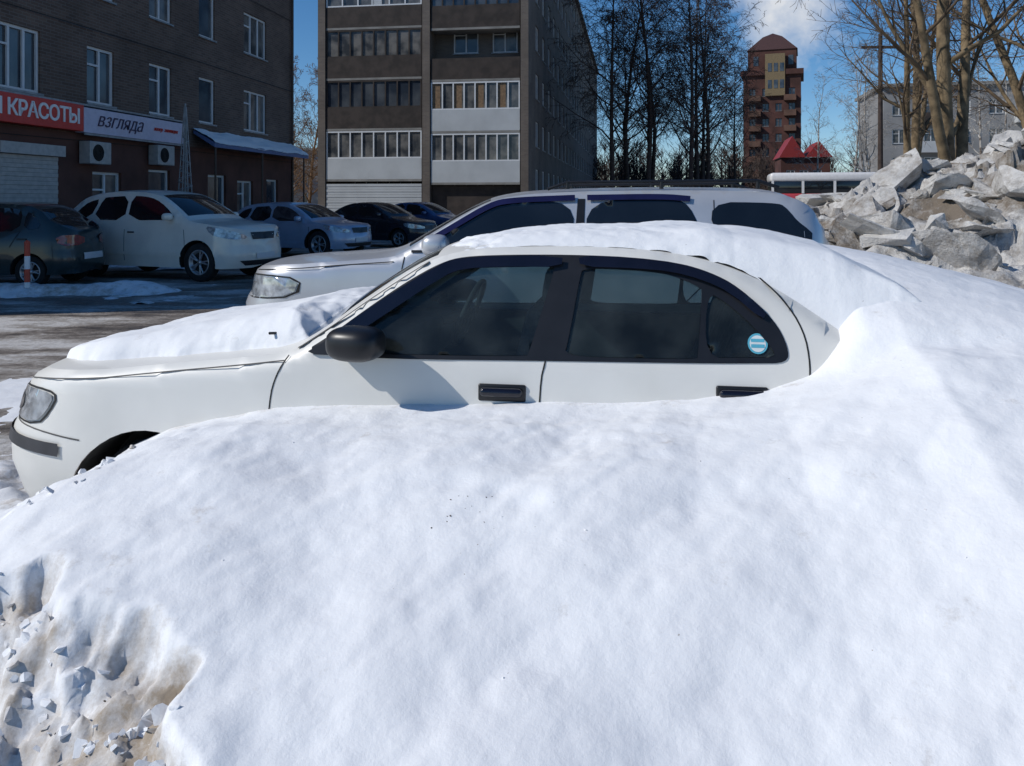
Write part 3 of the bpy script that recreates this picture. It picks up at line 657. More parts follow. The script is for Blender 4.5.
# ============================================================ far parked cars
def farcar(name,cx,cy,heading,paint,kind='suv',sx=1.0,sz=1.0,tail=True,snow=False):
    if kind=='suv':
        L=4.6;tp=[(0,.82),(.06,.94),(.5,1.04),(1.05,1.10),(1.22,1.15),(1.5,1.34),(1.95,1.59),(2.3,1.66),(3.0,1.68),(3.6,1.63),(3.95,1.53),(4.35,1.20),(4.55,1.08),(4.6,.9)]
        wh=[.90,3.62];wr=.38
        wins=[[(1.42,1.14),(1.7,1.37),(2.02,1.53),(2.3,1.58),(2.62,1.59),(2.62,1.12)],[(2.70,1.12),(2.70,1.59),(3.2,1.57),(3.35,1.55),(3.52,1.13)],[(3.60,1.15),(3.44,1.53),(3.62,1.50),(3.82,1.42),(4.05,1.2)]]
        gr=[(1.28,1.98),(3.75,4.3)]
        lampf=[(.14,.80),(.2,.90),(.5,1.01),(.72,1.03),(.6,.89),(.3,.78)]; lampr=[(4.1,1.12),(4.42,1.1),(4.5,.85),(4.25,.85)]
    elif kind=='hatch':
        L=3.98;tp=[(0,.68),(.05,.76),(.5,.85),(.95,.92),(1.08,.96),(1.4,1.17),(1.75,1.38),(2.1,1.445),(2.9,1.44),(3.25,1.37),(3.72,1.02),(3.88,.96),(3.98,.8)]
        wh=[.75,3.2];wr=.29
        wins=[[(1.3,.98),(1.55,1.17),(1.82,1.34),(2.1,1.37),(2.35,1.375),(2.35,.96)],[(2.43,.96),(2.43,1.375),(2.8,1.37),(3.0,1.33),(3.0,.98)],[(3.07,.99),(3.07,1.31),(3.2,1.27),(3.45,1.03)]]
        gr=[(1.15,1.8),(3.25,3.75)]
        lampf=[(.12,.6),(.12,.72),(.45,.75),(.5,.62)]; lampr=[(3.62,.9),(3.9,.9),(3.9,.72),(3.66,.72)]
    else:
        L=4.4;tp=[(0,.66),(.05,.74),(.45,.84),(1.0,.93),(1.15,.97),(1.5,1.2),(1.9,1.38),(2.3,1.43),(2.9,1.41),(3.3,1.28),(3.65,1.06),(3.8,1.02),(4.25,.99),(4.4,.85)]
        wh=[.82,3.4];wr=.31
        wins=[[(1.4,.99),(1.62,1.16),(1.95,1.33),(2.3,1.37),(2.5,1.37),(2.45,.97)],[(2.53,.97),(2.58,1.37),(2.95,1.35),(3.25,1.22),(3.42,1.03),(3.42,1.0)]]
        gr=[(1.2,1.85),(3.2,3.62)]
        lampf=[(.12,.6),(.14,.7),(.5,.8),(.62,.78),(.5,.64)]; lampr=[(3.95,.93),(4.3,.93),(4.33,.72),(4.05,.74)]
    tp=[(x*sx,z*sz) for x,z in tp]; L*=sx
    sc=lambda P:[(x*sx,z*sz) for x,z in P]
    hx,hy=heading; h=math.atan2(-hy,-hx)
    nose=(cx+hx*L/2,cy+hy*L/2,0)
    zz=sz
    wt=[(0.2,.95),(0.5*zz,1.0),(0.8*zz,.99),(1.0*zz,.97),(1.15*zz,.94),(1.6*zz,.78)] if kind=='suv' else [(0.2,.95),(0.5,1.0),(0.8,.985),(.95,.96),(1.4,.76)]
    c=Car(name,nose,h,L,tp,[w*sx for w in wh],wr=wr,Wm=.90 if kind=='suv' else (.86 if kind!='hatch' else .81),zb=.27 if kind=='suv' else .24,a=.55,b=.45,crown=.04,bow=[(0,0),(.95*sx,0),(1.25*sx,-.13),(2.1*sx,-.04),(2.4*sx,0),(L,0)],paint=paint,step=.09,wtab=wt)
    c.bodyshell(glass_ranges=[(a*sx,b*sx) for a,b in gr])
    for w in wins: c.patch('side_window',sc(w),M['dglass'],.005,it=1)
    c.patch('headlamp',sc(lampf),M['lamp'],.006,it=1); c.patch('tail_lamp',sc(lampr),M['red_l'],.006,it=1)
    gz=(lampf[0][1])*sz
    c.patch('grille',[(0,gz+.12),(.13,gz+.12),(.11,gz-.02),(0,gz-.02)],M['trim'],.006,it=0)
    c.patch('lower_intake',[(0,.42),(.26,.42),(.2,.32),(0,.32)],M['trim'],.006,it=0)
    c.patch('number_plate',[(0,.56),(.09,.56),(.09,.45),(0,.45)],M['wfr'],.010,it=0)
    c.patch('rear_number_plate',[(L-.1,.62),(L,.62),(L,.50),(L-.1,.50)],M['wfr'],.010,it=0)
    for l in ([(1.22*sx,.96*sz),(1.18*sx,.7*sz),(1.2*sx,.38)],[(wins[1][0][0]*sx-.03,.95*sz),(wins[1][0][0]*sx-.04,.38)],[(3.5*sx*L/(4.6*sx) if kind!='suv' else 3.55*sx,.98*sz),(3.3*L/4.6,.7*sz)]): c.strip('panel_gap_line',l,M['gap'],.012,.003)
    c.strip('side_moulding',[(.7*sx+.6,.52),(L-1.3,.54)],M['rub'] if kind=='hatch' else paint,.06,.012,it=0)
    for hxx in (wins[0][-1][0]*sx-.22,wins[1][-2][0]*sx-.02): c.strip('door_handle',[(hxx,.90*sz if kind=='suv' else .84*sz),(hxx+.18,.90*sz if kind=='suv' else .84*sz)],M['chrome'] if kind=='suv' else M['trim'],.03,.02,it=0)
    ww=wins[0][0]
    for sd in (-1,1):
        superell('side_mirror_housing',(.08,.11,.075),(ww[0]*sx+.12,sd*.96,ww[1]*sz+.06),paint,c.e,.75)
    return c
h23=(math.cos(R(-21)),math.sin(R(-21)))
farcar('parked_white_crossover_suv',-7.18,16.9,h23,M['pearl'],'suv',1.05,1.06)
farcar('parked_hatchback',-9.95,15.3,(-1,0.02),M['dkgreen'],'hatch',1.0,1.06)
h30=(math.cos(R(-25)),math.sin(R(-25)))
farcar('parked_minivan',-6.15,23.2,h30,M['bluegrey'],'suv',.95,.90)
farcar('parked_sedan',-4.7,28.0,h30,M['black_p'],'sedan',1.0,1.05)
farcar('parked_sedan',-3.6,32.0,h30,M['blue_p'],'sedan',1.0,1.05)
farcar('parked_sedan',-10.0,33.5,(.9,-.43),M['black_p'],'sedan',1.0,1.05)

# ============================================================ ground
gm=bpy.data.materials.new('slushy_asphalt'); gm.use_nodes=True; nt=gm.node_tree; b=nt.nodes['Principled BSDF']; L_=nt.links
tc=nt.nodes.new('ShaderNodeTexCoord'); mp=nt.nodes.new('ShaderNodeMapping'); mp.inputs['Scale'].default_value=(.34,.8,1); L_.new(tc.outputs['Object'],mp.inputs['Vector'])
n1=nt.nodes.new('ShaderNodeTexNoise'); n1.inputs['Scale'].default_value=1.6; n1.inputs['Detail'].default_value=8; n1.inputs['Roughness'].default_value=.66; L_.new(mp.outputs[0],n1.inputs['Vector'])
n2=nt.nodes.new('ShaderNodeTexNoise'); n2.inputs['Scale'].default_value=14; n2.inputs['Detail'].default_value=8; n2.inputs['Roughness'].default_value=.7; L_.new(tc.outputs['Object'],n2.inputs['Vector'])
rp=nt.nodes.new('ShaderNodeValToRGB'); cr=rp.color_ramp
cr.elements[0].position=.36; cr.elements[0].color=(.06,.05,.043,1); cr.elements[1].position=.47; cr.elements[1].color=(.16,.135,.115,1)
k=cr.elements.new(.54); k.color=(.30,.27,.24,1); k=cr.elements.new(.63); k.color=(.55,.53,.51,1)
ad=nt.nodes.new('ShaderNodeMath'); ad.operation='MULTIPLY_ADD'; ad.inputs[1].default_value=.30; L_.new(n2.outputs['Fac'],ad.inputs[0])
sb=nt.nodes.new('ShaderNodeMath'); sb.operation='SUBTRACT'; sb.inputs[1].default_value=.125; L_.new(n1.outputs['Fac'],sb.inputs[0]); L_.new(sb.outputs[0],ad.inputs[2])
L_.new(ad.outputs[0],rp.inputs['Fac']); L_.new(rp.outputs['Color'],b.inputs['Base Color'])
mr=nt.nodes.new('ShaderNodeMapRange'); mr.inputs[1].default_value=.38; mr.inputs[2].default_value=.5; mr.inputs[3].default_value=.3; mr.inputs[4].default_value=.85; L_.new(n1.outputs['Fac'],mr.inputs[0]); L_.new(mr.outputs[0],b.inputs['Roughness'])
bp=nt.nodes.new('ShaderNodeBump'); bp.inputs['Strength'].default_value=.7; bp.inputs['Distance'].default_value=.03; L_.new(n2.outputs['Fac'],bp.inputs['Height']); L_.new(bp.outputs[0],b.inputs['Normal'])
mkobj('ground',[(-500,-60,0),(500,-60,0),(500,900,0),(-500,900,0)],[(0,1,2,3)],gm)
def ridge(name,x0,x1,y0,y1,fn,st,m):
    gx=np.arange(x0,x1,st);gy=np.arange(y0,y1,st); X,Y=np.meshgrid(gx,gy); Z,D=fn(X,Y); return hfield(name,X,Y,np.maximum(Z,-.1),m,None,dirt=D)
def r1(X,Y):
    c=13.9+.35*np.sin(X*.9)-.05*(X+8)
    z=.26*np.exp(-((Y-c)/.45)**2)*(1-sst(-7.0,-5.2,X))+.14*fbm(X*1.5,Y*1.5,4,61)+.03*fbm(X*6,Y*6,3,63)-.07
    return z,.25+.4*np.clip(fbm(X*2,Y*2,3,62)+.3,0,1)
ridge('kerb_snow',-16,-4.5,12.3,15.2,r1,.05,M['snow'])
def r2(X,Y):
    z=.10*np.exp(-((Y-19.6)/.9)**2)+.30*fbm(X*.8,Y*.8,4,71)-.03
    return z*(1-sst(-2,0,X)),.3+0*X
ridge('yard_snow',-14,1,18.2,22,r2,.08,M['snow'])
def r3(X,Y):
    z=.10*np.exp(-(((X+3.1)/.5)**2+((Y-3.9)/.9)**2))+.10*fbm(X*4,Y*4,4,81)-.035
    return z,.35+0*X
ridge('ground_slush',-4.6,-2.0,3.0,5.4,r3,.03,M['snow'])

# snow pile at right
PE=empty('dirty_snow_pile',(0,0,0))
def pile(X,Y):
    Hr=np.interp(X,[3.2,3.9,4.6,5.6,6.5,7.6,9,12,18],[0,.65,1.15,1.5,1.75,2.2,2.75,3.2,3.1])
    c=12.6; t=np.clip(1-np.abs((Y-c)/np.where(Y<c,3.9,6.0))**1.6,-.2,1)
    wx=.25*fbm(X*1.2,Y*1.2,3,90)
    v1,e1=worley(X*.6+wx,Y+wx,.85,91,2.4); v2,e2=worley(X,Y+wx,.30,92,2.4)
    z=Hr*np.sign(t)*np.abs(t)**.8
    g=np.clip(z/.9,0,1)
    z=z+g*(.26*v1+.10*v2+.24*fbm(X*1.6,Y*1.6,5,94)+.05*fbm(X*9,Y*9,3,96))
    dirt=.40+.85*fbm(X*1.1,Y*1.1,5,95)-.5*(1-sst(9.6,11.0,Y))
    return z,dirt
gx=np.arange(3.2,16,.04);gy=np.arange(8.4,17,.04);X,Y=np.meshgrid(gx,gy);Z,D=pile(X,Y)
hfield('snow_heap',X,Y,np.maximum(Z,-.2),M['dsnow'],PE,dirt=D,smooth=True)
rg=random.Random(31); pl=[]
for i in range(480):
    x=rg.uniform(4.0,12.5); y=rg.uniform(9.9,14.2); big=rg.random()
    s_=rg.uniform(.40,.75) if big<.13 else (rg.uniform(.18,.38) if big<.5 else rg.uniform(.06,.16))
    pl.append((x,y,s_))
zz,_=pile(np.array([[p[0] for p in pl]]),np.array([[p[1] for p in pl]]))
chunks('ice_slabs',[(x,y,z-.02,s_) for (x,y,s_),z in zip(pl,zz[0]) if z>.25],M['dsnow'],PE,dirt=(-.1,.6),tilt=.42,flat=(.22,.5),nv=15,subd=4,disp=.14)

# ============================================================ buildings
def facade(A,o,ux,nin,W,Hh,ops,recess=.14,z0=0):
    o=Vector(o);ux=Vector(ux);nin=Vector(nin)
    P=lambda a,z,d=0: tuple(o+ux*a+nin*d+Vector((0,0,z)))
    holes=[[(a,c),(b_,c),(b_,d),(a,d)] for a,b_,c,d,_,_ in ops]
    vv,ff=tri2d([(0,z0),(W,z0),(W,Hh),(0,Hh)],holes,50,False)
    n=len(A['wall'].v); A['wall'].v+=[P(a,z) for a,z in vv]; A['wall'].f+=[tuple(n+i for i in t) for t in ff]
    def bx(acc,a0,a1,c0,c1,d0,d1):
        n=len(acc.v)
        acc.v+=[P(a0,c0,d0),P(a1,c0,d0),P(a1,c0,d1),P(a0,c0,d1),P(a0,c1,d0),P(a1,c1,d0),P(a1,c1,d1),P(a0,c1,d1)]
        acc.f+=[(n,n+3,n+2,n+1),(n+4,n+5,n+6,n+7),(n,n+1,n+5,n+4),(n+1,n+2,n+6,n+5),(n+2,n+3,n+7,n+6),(n+3,n,n+4,n+7)]
    for a,b_,c,d,pn,kind in ops:
        r=recess
        A['wall'].quad(P(a,c),P(a,c,r),P(a,d,r),P(a,d)); A['wall'].quad(P(b_,c),P(b_,c,r),P(b_,d,r),P(b_,d))
        A['wall'].quad(P(a,d),P(b_,d),P(b_,d,r),P(a,d,r)); A['wall'].quad(P(a,c),P(b_,c),P(b_,c,r),P(a,c,r))
        g=A['curt'] if kind=='c' else A['glass']
        g.quad(P(a,c,r-.01),P(b_,c,r-.01),P(b_,d,r-.01),P(a,d,r-.01))
        F=A['frame']; t=.07
        bx(F,a,a+t,c,d,r-.07,r-.02); bx(F,b_-t,b_,c,d,r-.07,r-.02); bx(F,a+t,b_-t,d-t,d,r-.07,r-.02); bx(F,a+t,b_-t,c,c+t,r-.07,r-.02)
        for i in range(1,pn):
            xx=a+(b_-a)*i/pn; bx(F,xx-.035,xx+.035,c+t,d-t,r-.072,r-.022)
        if pn>=2 and kind!='n': bx(F,a+t,a+(b_-a)/pn-.035,d-.5,d-.45,r-.068,r-.018)
        bx(A['sill'],a-.05,b_+.05,c-.05,c,-.06,r-.02)
    return bx,P
def mkA(): return {k:Acc() for k in ('wall','glass','curt','frame','sill')}
def flushA(A,e,wall,frame=None,sill=None):
    A['wall'].obj('walls',wall,e); A['glass'].obj('window_panes',M['wing'],e); A['curt'].obj('window_panes_curtained',M['curt'],e)
    A['frame'].obj('window_frames',frame or M['wfr'],e); A['sill'].obj('window_sills',sill or M['metal'],e)

# -- left brick building
d0=8.0; bl=empty('brick_apartment_building',(-14.28+.153*d0,d0,0),math.atan2(.988,.151))
BX0=1.8; BH=12.9
A=mkA(); ops=[]
xs=[(4.6,1.3,3),(7.7,1.3,2),(10.66,1.4,3),(13.57,1.1,2),(16.3,1.15,2),(18.95,1.0,1),(22.4,1.8,3)]
rr=random.Random(5)
for fl in range(3):
    z=4.15+2.85*fl
    for x,w,pn in xs: ops.append((x-BX0-w/2,x-BX0+w/2,z,z+1.5,pn,'c' if rr.random()<.45 else 'g'))
facade(A,(BX0,0,0),(1,0,0),(0,1,0),25.7-BX0,BH,ops,.13,z0=3.3)
facade(A,(25.7,0,0),(0,1,0),(-1,0,0),12,BH,[(5,6.4,4.15+2.85*i,5.6+2.85*i,2,'g') for i in range(3)],.13,z0=0)
A['wall'].quad((BX0,0,BH),(25.7,0,BH),(25.7,12,BH),(BX0,12,BH)); A['wall'].quad((BX0,12,0),(25.7,12,0),(25.7,12,BH),(BX0,12,BH)); A['wall'].quad((BX0,0,0),(BX0,12,0),(BX0,12,BH),(BX0,0,BH))
flushA(A,bl,M['brick'])
A=mkA()
bx,P=facade(A,(BX0,-.06,0),(1,0,0),(0,1,0),25.7-BX0,3.3,[(a_-BX0,b_-BX0,c_,d_,n_,k_) for a_,b_,c_,d_,n_,k_ in [(13.15,14.35,1.0,2.35,2,'c'),(2.5,4,1.0,2.4,2,'g'),(6,8,1.0,2.4,2,'g'),(15.6,16.7,.15,2.5,1,'g'),(18.9,20.1,.15,2.45,1,'g'),(20.9,22.1,.9,2.3,2,'c'),(23.2,24.2,.15,2.4,1,'g')]],.16)
A['wall'].quad((BX0,-.06,3.3),(25.7,-.06,3.3),(25.7,0,3.3),(BX0,0,3.3))
A['wall'].obj('ground_floor_wall',M['redstucco'],bl); A['glass'].obj('shop_panes',M['wing'],bl); A['curt'].obj('shop_panes_curtained',M['curt'],bl); A['frame'].obj('shop_frames',M['wfr'],bl); A['sill'].obj('shop_sills',M['metal'],bl)
a=Acc()
for i in range(24): a.box(9.9,11.75,-.16-(.012 if i%2 else 0),-.062,.25+i*.1,.345+i*.1)
a.obj('roller_shutter',M['shut'],bl)
a=Acc(); a.box(9.8,11.85,-.30,-.062,2.66,2.92); a.obj('shutter_box',M['shut'],bl)
a=Acc(); a.box(3.0,12.45,-.34,-.065,3.34,4.0); a.obj('red_shop_sign',M['signred'],bl,bevel=.01)
a=Acc(); a.box(12.48,17.2,-.32,-.065,3.32,3.96); a.obj('pale_shop_sign',M['signwh'],bl,bevel=.01)
a=Acc(); a.box(12.48,17.2,-.33,-.322,3.26,3.31); a.box(3.0,17.2,-.30,-.07,4.003,4.05); a.obj('sign_trim',M['metal'],bl)
def text(body,x,y,z,size,m,parent,name,shear=0,bold=.0,sp=1.0):
    cu=bpy.data.curves.new(name,'FONT'); cu.body=body; cu.size=size; cu.extrude=.01; cu.offset=bold; cu.shear=shear; cu.space_character=sp; cu.align_x='LEFT'
    cu.materials.append(m); o=bpy.data.objects.new(name,cu); COL.objects.link(o); o.parent=parent; o.location=(x,y,z); o.rotation_euler=(R(90),0,0); return o
text('САЛОН КРАСОТЫ',8.05,-.352,3.52,.50,M['letter'],bl,'sign_letters_salon',0,.010,.93)
text('взгляда',12.95,-.334,3.52,.52,M['dletter'],bl,'sign_letters_name',.4,-.004,1.0)
text('лазер  эпиляция',15.45,-.334,3.62,.16,M['signred'],bl,'sign_letters_small',.3,.0,.95)
a=Acc(); 
a.v+=[(18.0,-.07,3.85),(25.5,-.07,3.85),(25.5,-.8,3.45),(18.0,-.8,3.45),(18.0,-.07,3.75),(25.5,-.07,3.75),(25.5,-.8,3.30),(18.0,-.8,3.30)]
a.f+=[(0,1,2,3),(4,7,6,5),(3,2,6,7),(0,3,7,4),(1,5,6,2)]; a.obj('entrance_awning',M['bluemetal'],bl)
gx=np.arange(18.0,25.52,.06);gy=np.linspace(-.83,-.05,22);X,Y=np.meshgrid(gx,gy);Z=3.87+(Y+.07)*.55+.05+.06*fbm(X*1.5,Y*3,4,55)-.07*np.exp(-((Y+.83)/.08)**2)
hfield('awning_snow',X,Y,Z,M['snowcap'],bl,dirt=np.zeros_like(X))
a=Acc()
for xx in (18.2,21.5,25.2): a.tube([(xx,-.72,0),(xx,-.72,3.32)],.035,8)
a.obj('awning_posts',M['bpipe'],bl)
for xx,zz in ((13.0,2.55),(15.95,2.65)):
    a=Acc(); a.box(xx-.42,xx+.42,-.42,-.10,zz-.02,zz+.56); o=a.obj('air_conditioner',M['shut'],bl,bevel=.02)
    a=Acc(); 
    for r_ in (.08,.14,.20): a.tube([(xx-.1+r_*math.cos(t*math.pi/8),-.43,zz+.27+r_*math.sin(t*math.pi/8)) for t in range(17)],.008,4)
    a.tube([(xx-.1,-.421,zz+.27),(xx-.1,-.4215,zz+.27)],[.22,.001],20); a.obj('air_conditioner_fan',M['gap'],bl)
a=Acc(); a.tube([(25.5,-.10,.2),(25.5,-.10,BH)],.05,8); a.obj('downpipe',M['bpipe'],bl)
a=Acc()
for z_ in (3.15,6.1,9.0): a.tube([(BX0+.1,-.075,z_),(9,-.08,z_-.06),(17.5,-.075,z_+.02),(25.6,-.08,z_)],.012,4)
a.obj('facade_cables',M['gap'],bl)
a=Acc(); a.box(BX0-.2,25.9,-.35,12.2,BH+.01,BH+.25); a.obj('roof_cornice',M['concrete'],bl)
le=empty('lattice_cone_decoration',(-9.15,22.4,0))
a=Acc()
for k in range(8):
    t=2*math.pi*k/8; a.tube([(.30*math.cos(t),.30*math.sin(t),.1),(.03*math.cos(t),.03*math.sin(t),4.2)],.016,5)
for sgn in (1,-1):
    pts=[]
    for k in range(260):
        u=k/259; r_=.30*(1-u)+.02; t=sgn*u*2*math.pi*13; pts.append((r_*math.cos(t),r_*math.sin(t),.1+4.1*u))
    a.tube(pts,.014,4)
a.obj('cone_wires',M['metal'],le)
a=Acc(); a.tube([(0,0,0),(0,0,4.3)],.03,8); a.tube([(0,0,0),(0,0,.1)],.4,12); a.obj('cone_pole',M['metal'],le)

# -- middle block with balconies
ang=math.atan2(-.151,.988); mx0=.99-.988*11.7; my0=44+.151*11.7
mb=empty('balcony_apartment_block',(mx0,my0,0),ang)
A=mkA(); ops=[]
for fl in range(7):
    z=1.0+2.85*fl
    for x in (1.6,3.6,7.4,9.6): ops.append((x,x+1.4,z+.2,z+1.7,2,'c' if rr.random()<.5 else 'g'))
facade(A,(0,0,0),(1,0,0),(0,1,0),11.7,20.9,ops)
ops=[]
for fl in range(7):
    z=1.9+2.8*fl
    for k in range(22):
        x=2.5+3.4*k; ops.append((x,x+1.5,z,z+1.5,2,'c' if rr.random()<.5 else 'g'))
facade(A,(11.7,0,0),(0,1,0),(-1,0,0),80,20.9,ops)
A['wall'].quad((0,0,0),(0,80,0),(0,80,20.9),(0,0,20.9)); A['wall'].quad((0,0,20.9),(11.7,0,20.9),(11.7,80,20.9),(0,80,20.9)); A['wall'].quad((0,80,0),(11.7,80,0),(11.7,80,20.9),(0,80,20.9))
flushA(A,mb,M['panelc'])
a=Acc(); 
for xx in (-.05,5.93,11.35): a.box(xx,xx+.42,-1.25,-.005,0,20.9)
a.obj('pilasters',M['panelc'],mb)
dark=Acc();whi=Acc();wfr=Acc();gl=Acc();slab=Acc();wo=Acc();cu=Acc()
for side,(x0,x1,dz) in enumerate(((.42,5.88,.2),(6.4,11.3,0.0))):
    for fl in range(7):
        zf=2.6+dz+2.8*fl-0.05
        slab.box(x0,x1,-1.2,-.005,zf-.12,zf)
        if side==0: kind=['w','d','dk','w2','d','w','d'][fl]
        else: kind=['w','wood','open','dd','w','d','w'][fl]
        pa=whi if kind in('w','wood') else dark
        pa.box(x0,x1,-1.2,-1.15,zf+.001,zf+1.15)
        if kind!='open':
            g=cu if rr.random()<.3 else gl
            g.quad((x0,-1.13,zf+1.15),(x1,-1.13,zf+1.15),(x1,-1.13,zf+2.62),(x0,-1.13,zf+2.62))
            nP=8 if kind!='w2' else 6
            fa=wfr if kind in('w','wood','w2') else (dark)
            if kind=='w2': whi.box(x0+2.6,x0+3.2,-1.19,-1.14,zf+1.15,zf+2.6)
            for i in range(nP+1):
                xx=x0+(x1-x0-.07)*i/nP; fa.box(xx,xx+.07,-1.19,-1.14,zf+1.22,zf+2.58)
            fa.box(x0,x1,-1.192,-1.14,zf+1.152,zf+1.22); fa.box(x0,x1,-1.192,-1.14,zf+2.58,zf+2.66)
            if kind=='wood':
                for i in range(0,nP,2):
                    xx=x0+(x1-x0-.07)*i/nP; wo.box(xx+.09,xx+.5,-1.135,-1.131,zf+1.25,zf+2.55)
    if side==0:
        for i in range(16): whi.box(x0,x1,-1.2-(.015 if i%2 else 0),-.6,.1+i*.15,.24+i*.15)
    else: dark.box(x0,x1,-.9,-.3,0,2.4)
slab.obj('balcony_slabs',M['concrete'],mb); dark.obj('balcony_panels_dark',M['balc_d'],mb); whi.obj('balcony_panels_white',M['balc_w'],mb); wfr.obj('balcony_frames_white',M['wfr'],mb)
gl.obj('balcony_glazing',M['wing'],mb); cu.obj('balcony_glazing_curtained',M['curt'],mb); wo.obj('balcony_frames_wood',M['wood'],mb)
a=Acc(); a.box(-.3,12,-1.5,80.3,20.91,21.2); a.obj('roof_slab',M['concrete'],mb)

# -- far red-brick tower
tw=empty('brick_tower_block',(51.5,158,0),R(-20))
A=mkA(); 
W=10.5; Ht=25.5
for (o_,ux,ni) in (((-W/2,-W/2,0),(1,0,0),(0,1,0)),((W/2,-W/2,0),(0,1,0),(-1,0,0)),((-W/2,W/2,0),(0,-1,0),(1,0,0))):
    ops=[]
    for fl in range(8):
        for k in range(4): ops.append((1.1+2.4*k,2.3+2.4*k,1.2+2.9*fl,2.7+2.9*fl,2,'g'))
    facade(A,o_,ux,ni,W,Ht,ops,.2)
flushA(A,tw,M['towbrick'],frame=M['towbalc'])
a=Acc()
for z0,z1,w in ((Ht,Ht+1,W/2+.5),(Ht+1,Ht+5,W/2-.8)): a.box(-w,w,-w,w,z0+.002,z1)
a.obj('upper_storeys',M['towbrick'],tw)
a=Acc(); w=W/2-.6; z=Ht+5
a.v+=[(-w,-w,z),(w,-w,z),(w,w,z),(-w,w,z),(-1.8,-1.8,z+3.0),(1.8,-1.8,z+3.0),(1.8,1.8,z+3.0),(-1.8,1.8,z+3.0),(0,0,z+4)]
a.f+=[(0,1,5,4),(1,2,6,5),(2,3,7,6),(3,0,4,7),(4,5,8),(5,6,8),(6,7,8),(7,4,8)]; a.obj('mansard_roof',M['roofm'],tw)
a=Acc()
for fl in range(8):
    for x in (-4.2,2.2): a.box(x,x+2.2,-W/2-1.0,-W/2-.005,.2+2.9*fl,1.3+2.9*fl)
a.obj('balconies',M['towbalc'],tw)
a=Acc(); a.box(-1.2,2.4,-W/2-.6,-W/2+.6,Ht-4,Ht+4); a.obj('cream_bay',M['cream'],tw)
a=Acc()
for x in (-.7,.4,1.5): a.box(x,x+.7,-W/2-.65,-W/2-.602,Ht-2.6,Ht-1.0); a.box(x,x+.7,-W/2-.65,-W/2-.602,Ht+.6,Ht+2.2)
for x in (-3.4,3.0): a.box(x,x+.9,-W/2+.75,-W/2+.79,Ht+2,Ht+3.8)
a.obj('tower_upper_windows',M['wing'],tw)
hs=empty('red_roof_house',(44.0,120,0),R(-12))
A=mkA(); facade(A,(-3.5,0,0),(1,0,0),(0,1,0),7,8,[(.8+1.9*k,2.0+1.9*k,1.5+3*j,3.1+3*j,2,'g') for k in range(3) for j in range(2)]); 
A['wall'].quad((-3.5,0,0),(-3.5,8,0),(-3.5,8,8),(-3.5,0,8)); A['wall'].quad((3.5,0,0),(3.5,8,0),(3.5,8,8),(3.5,0,8)); flushA(A,hs,M['towbrick'])
a=Acc(); a.v+=[(-3.8,-.5,8),(0,-.5,8),(-1.9,-.5,11.2),(-3.8,8.5,8),(0,8.5,8),(-1.9,8.5,11.2),(3.8,-.5,8),(1.9,-.5,10.4),(3.8,8.5,8),(1.9,8.5,10.4)]
a.f+=[(0,1,2),(0,2,5,3),(1,4,5,2),(1,6,7),(1,7,9,4),(6,8,9,7)]; a.obj('gabled_roof',M['redroof'],hs)

def slabblock(name,loc,rz,W,Hh,Dp,nf,nb,wall,dz=1.2,pitch=2.8,balc=True):
    eb=empty(name,loc,rz); A=mkA(); ops=[]
    pw=W/nb
    for fl in range(nf):
        for k in range(nb): ops.append((pw*k+pw*.28,pw*k+pw*.72,dz+pitch*fl,dz+1.5+pitch*fl,2,'c' if rr.random()<.4 else 'g'))
    facade(A,(0,0,0),(1,0,0),(0,1,0),W,Hh,ops)
    facade(A,(0,Dp,0),(0,-1,0),(1,0,0),Dp,Hh,[(Dp*.3,Dp*.3+1.4,dz+pitch*f_,dz+1.5+pitch*f_,2,'g') for f_ in range(nf)])
    A['wall'].quad((W,0,0),(W,Dp,0),(W,Dp,Hh),(W,0,Hh)); A['wall'].quad((0,0,Hh),(W,0,Hh),(W,Dp,Hh),(0,Dp,Hh))
    flushA(A,eb,wall)
    if balc:
        a=Acc(); b_=Acc()
        for fl in range(1,nf):
            for k in range(1,nb,3): (a if rr.random()<.6 else b_).box(pw*k+.1,pw*k+pw-.1,-1.1,-.005,dz-1+pitch*fl,dz+.15+pitch*fl)
        a.obj('balconies_white',M['balc_w'],eb); b_.obj('balconies_dark',M['balc_d'],eb)
    a=Acc(); a.box(-.4,W+.4,-.4,Dp+.4,Hh+.002,Hh+.35); a.obj('roof_slab',M['concrete'],eb)
    return eb
slabblock('pale_apartment_block',(39,84,0),R(-12),46,13.4,12,4,15,M['farwall'],dz=1.6,pitch=2.95)
slabblock('distant_apartment_block',(-75,120,0),R(0),55,9,12,3,18,M['farwall'])

# ============================================================ bus
bs=empty('city_bus',(16.3,41.0,0),R(-14))
a=Acc(); a.box(-3.0,3.0,-1.25,1.25,.35,1.95); a.obj('bus_lower_body',M['busred'],bs,True,.12)
a=Acc(); a.box(-2.96,2.96,-1.22,1.22,1.9,2.62); a.obj('bus_window_band',M['dglass'],bs,True,.08)
a=Acc(); a.box(-3.02,3.02,-1.27,1.27,2.50,2.98); a.obj('bus_roof',M['buswhite'],bs,True,.16)
a=Acc()
for x in (-2.95,-1.5,0,1.5,2.83): a.box(x,x+.12,-1.262,-1.21,1.93,2.55)
a.box(-3.0,3.0,-1.29,-1.252,1.3,1.5)
a.obj('bus_pillars',M['buswhite'],bs)
a=Acc(); a.box(-2.3,-1.2,-1.28,-1.255,.6,1.2); a.obj('bus_side_panel',M['buswhite'],bs)
v2,f2=lathe([(.2,-.12),(.44,-.12),(.48,-.08),(.48,.08),(.44,.12),(.2,.12)],28)
for x in (-1.9,1.9):
    for y in (-1.12,1.12):
        o=mkobj('bus_wheel',v2,f2,M['tire'],bs,True); o.location=(x,y,.48)

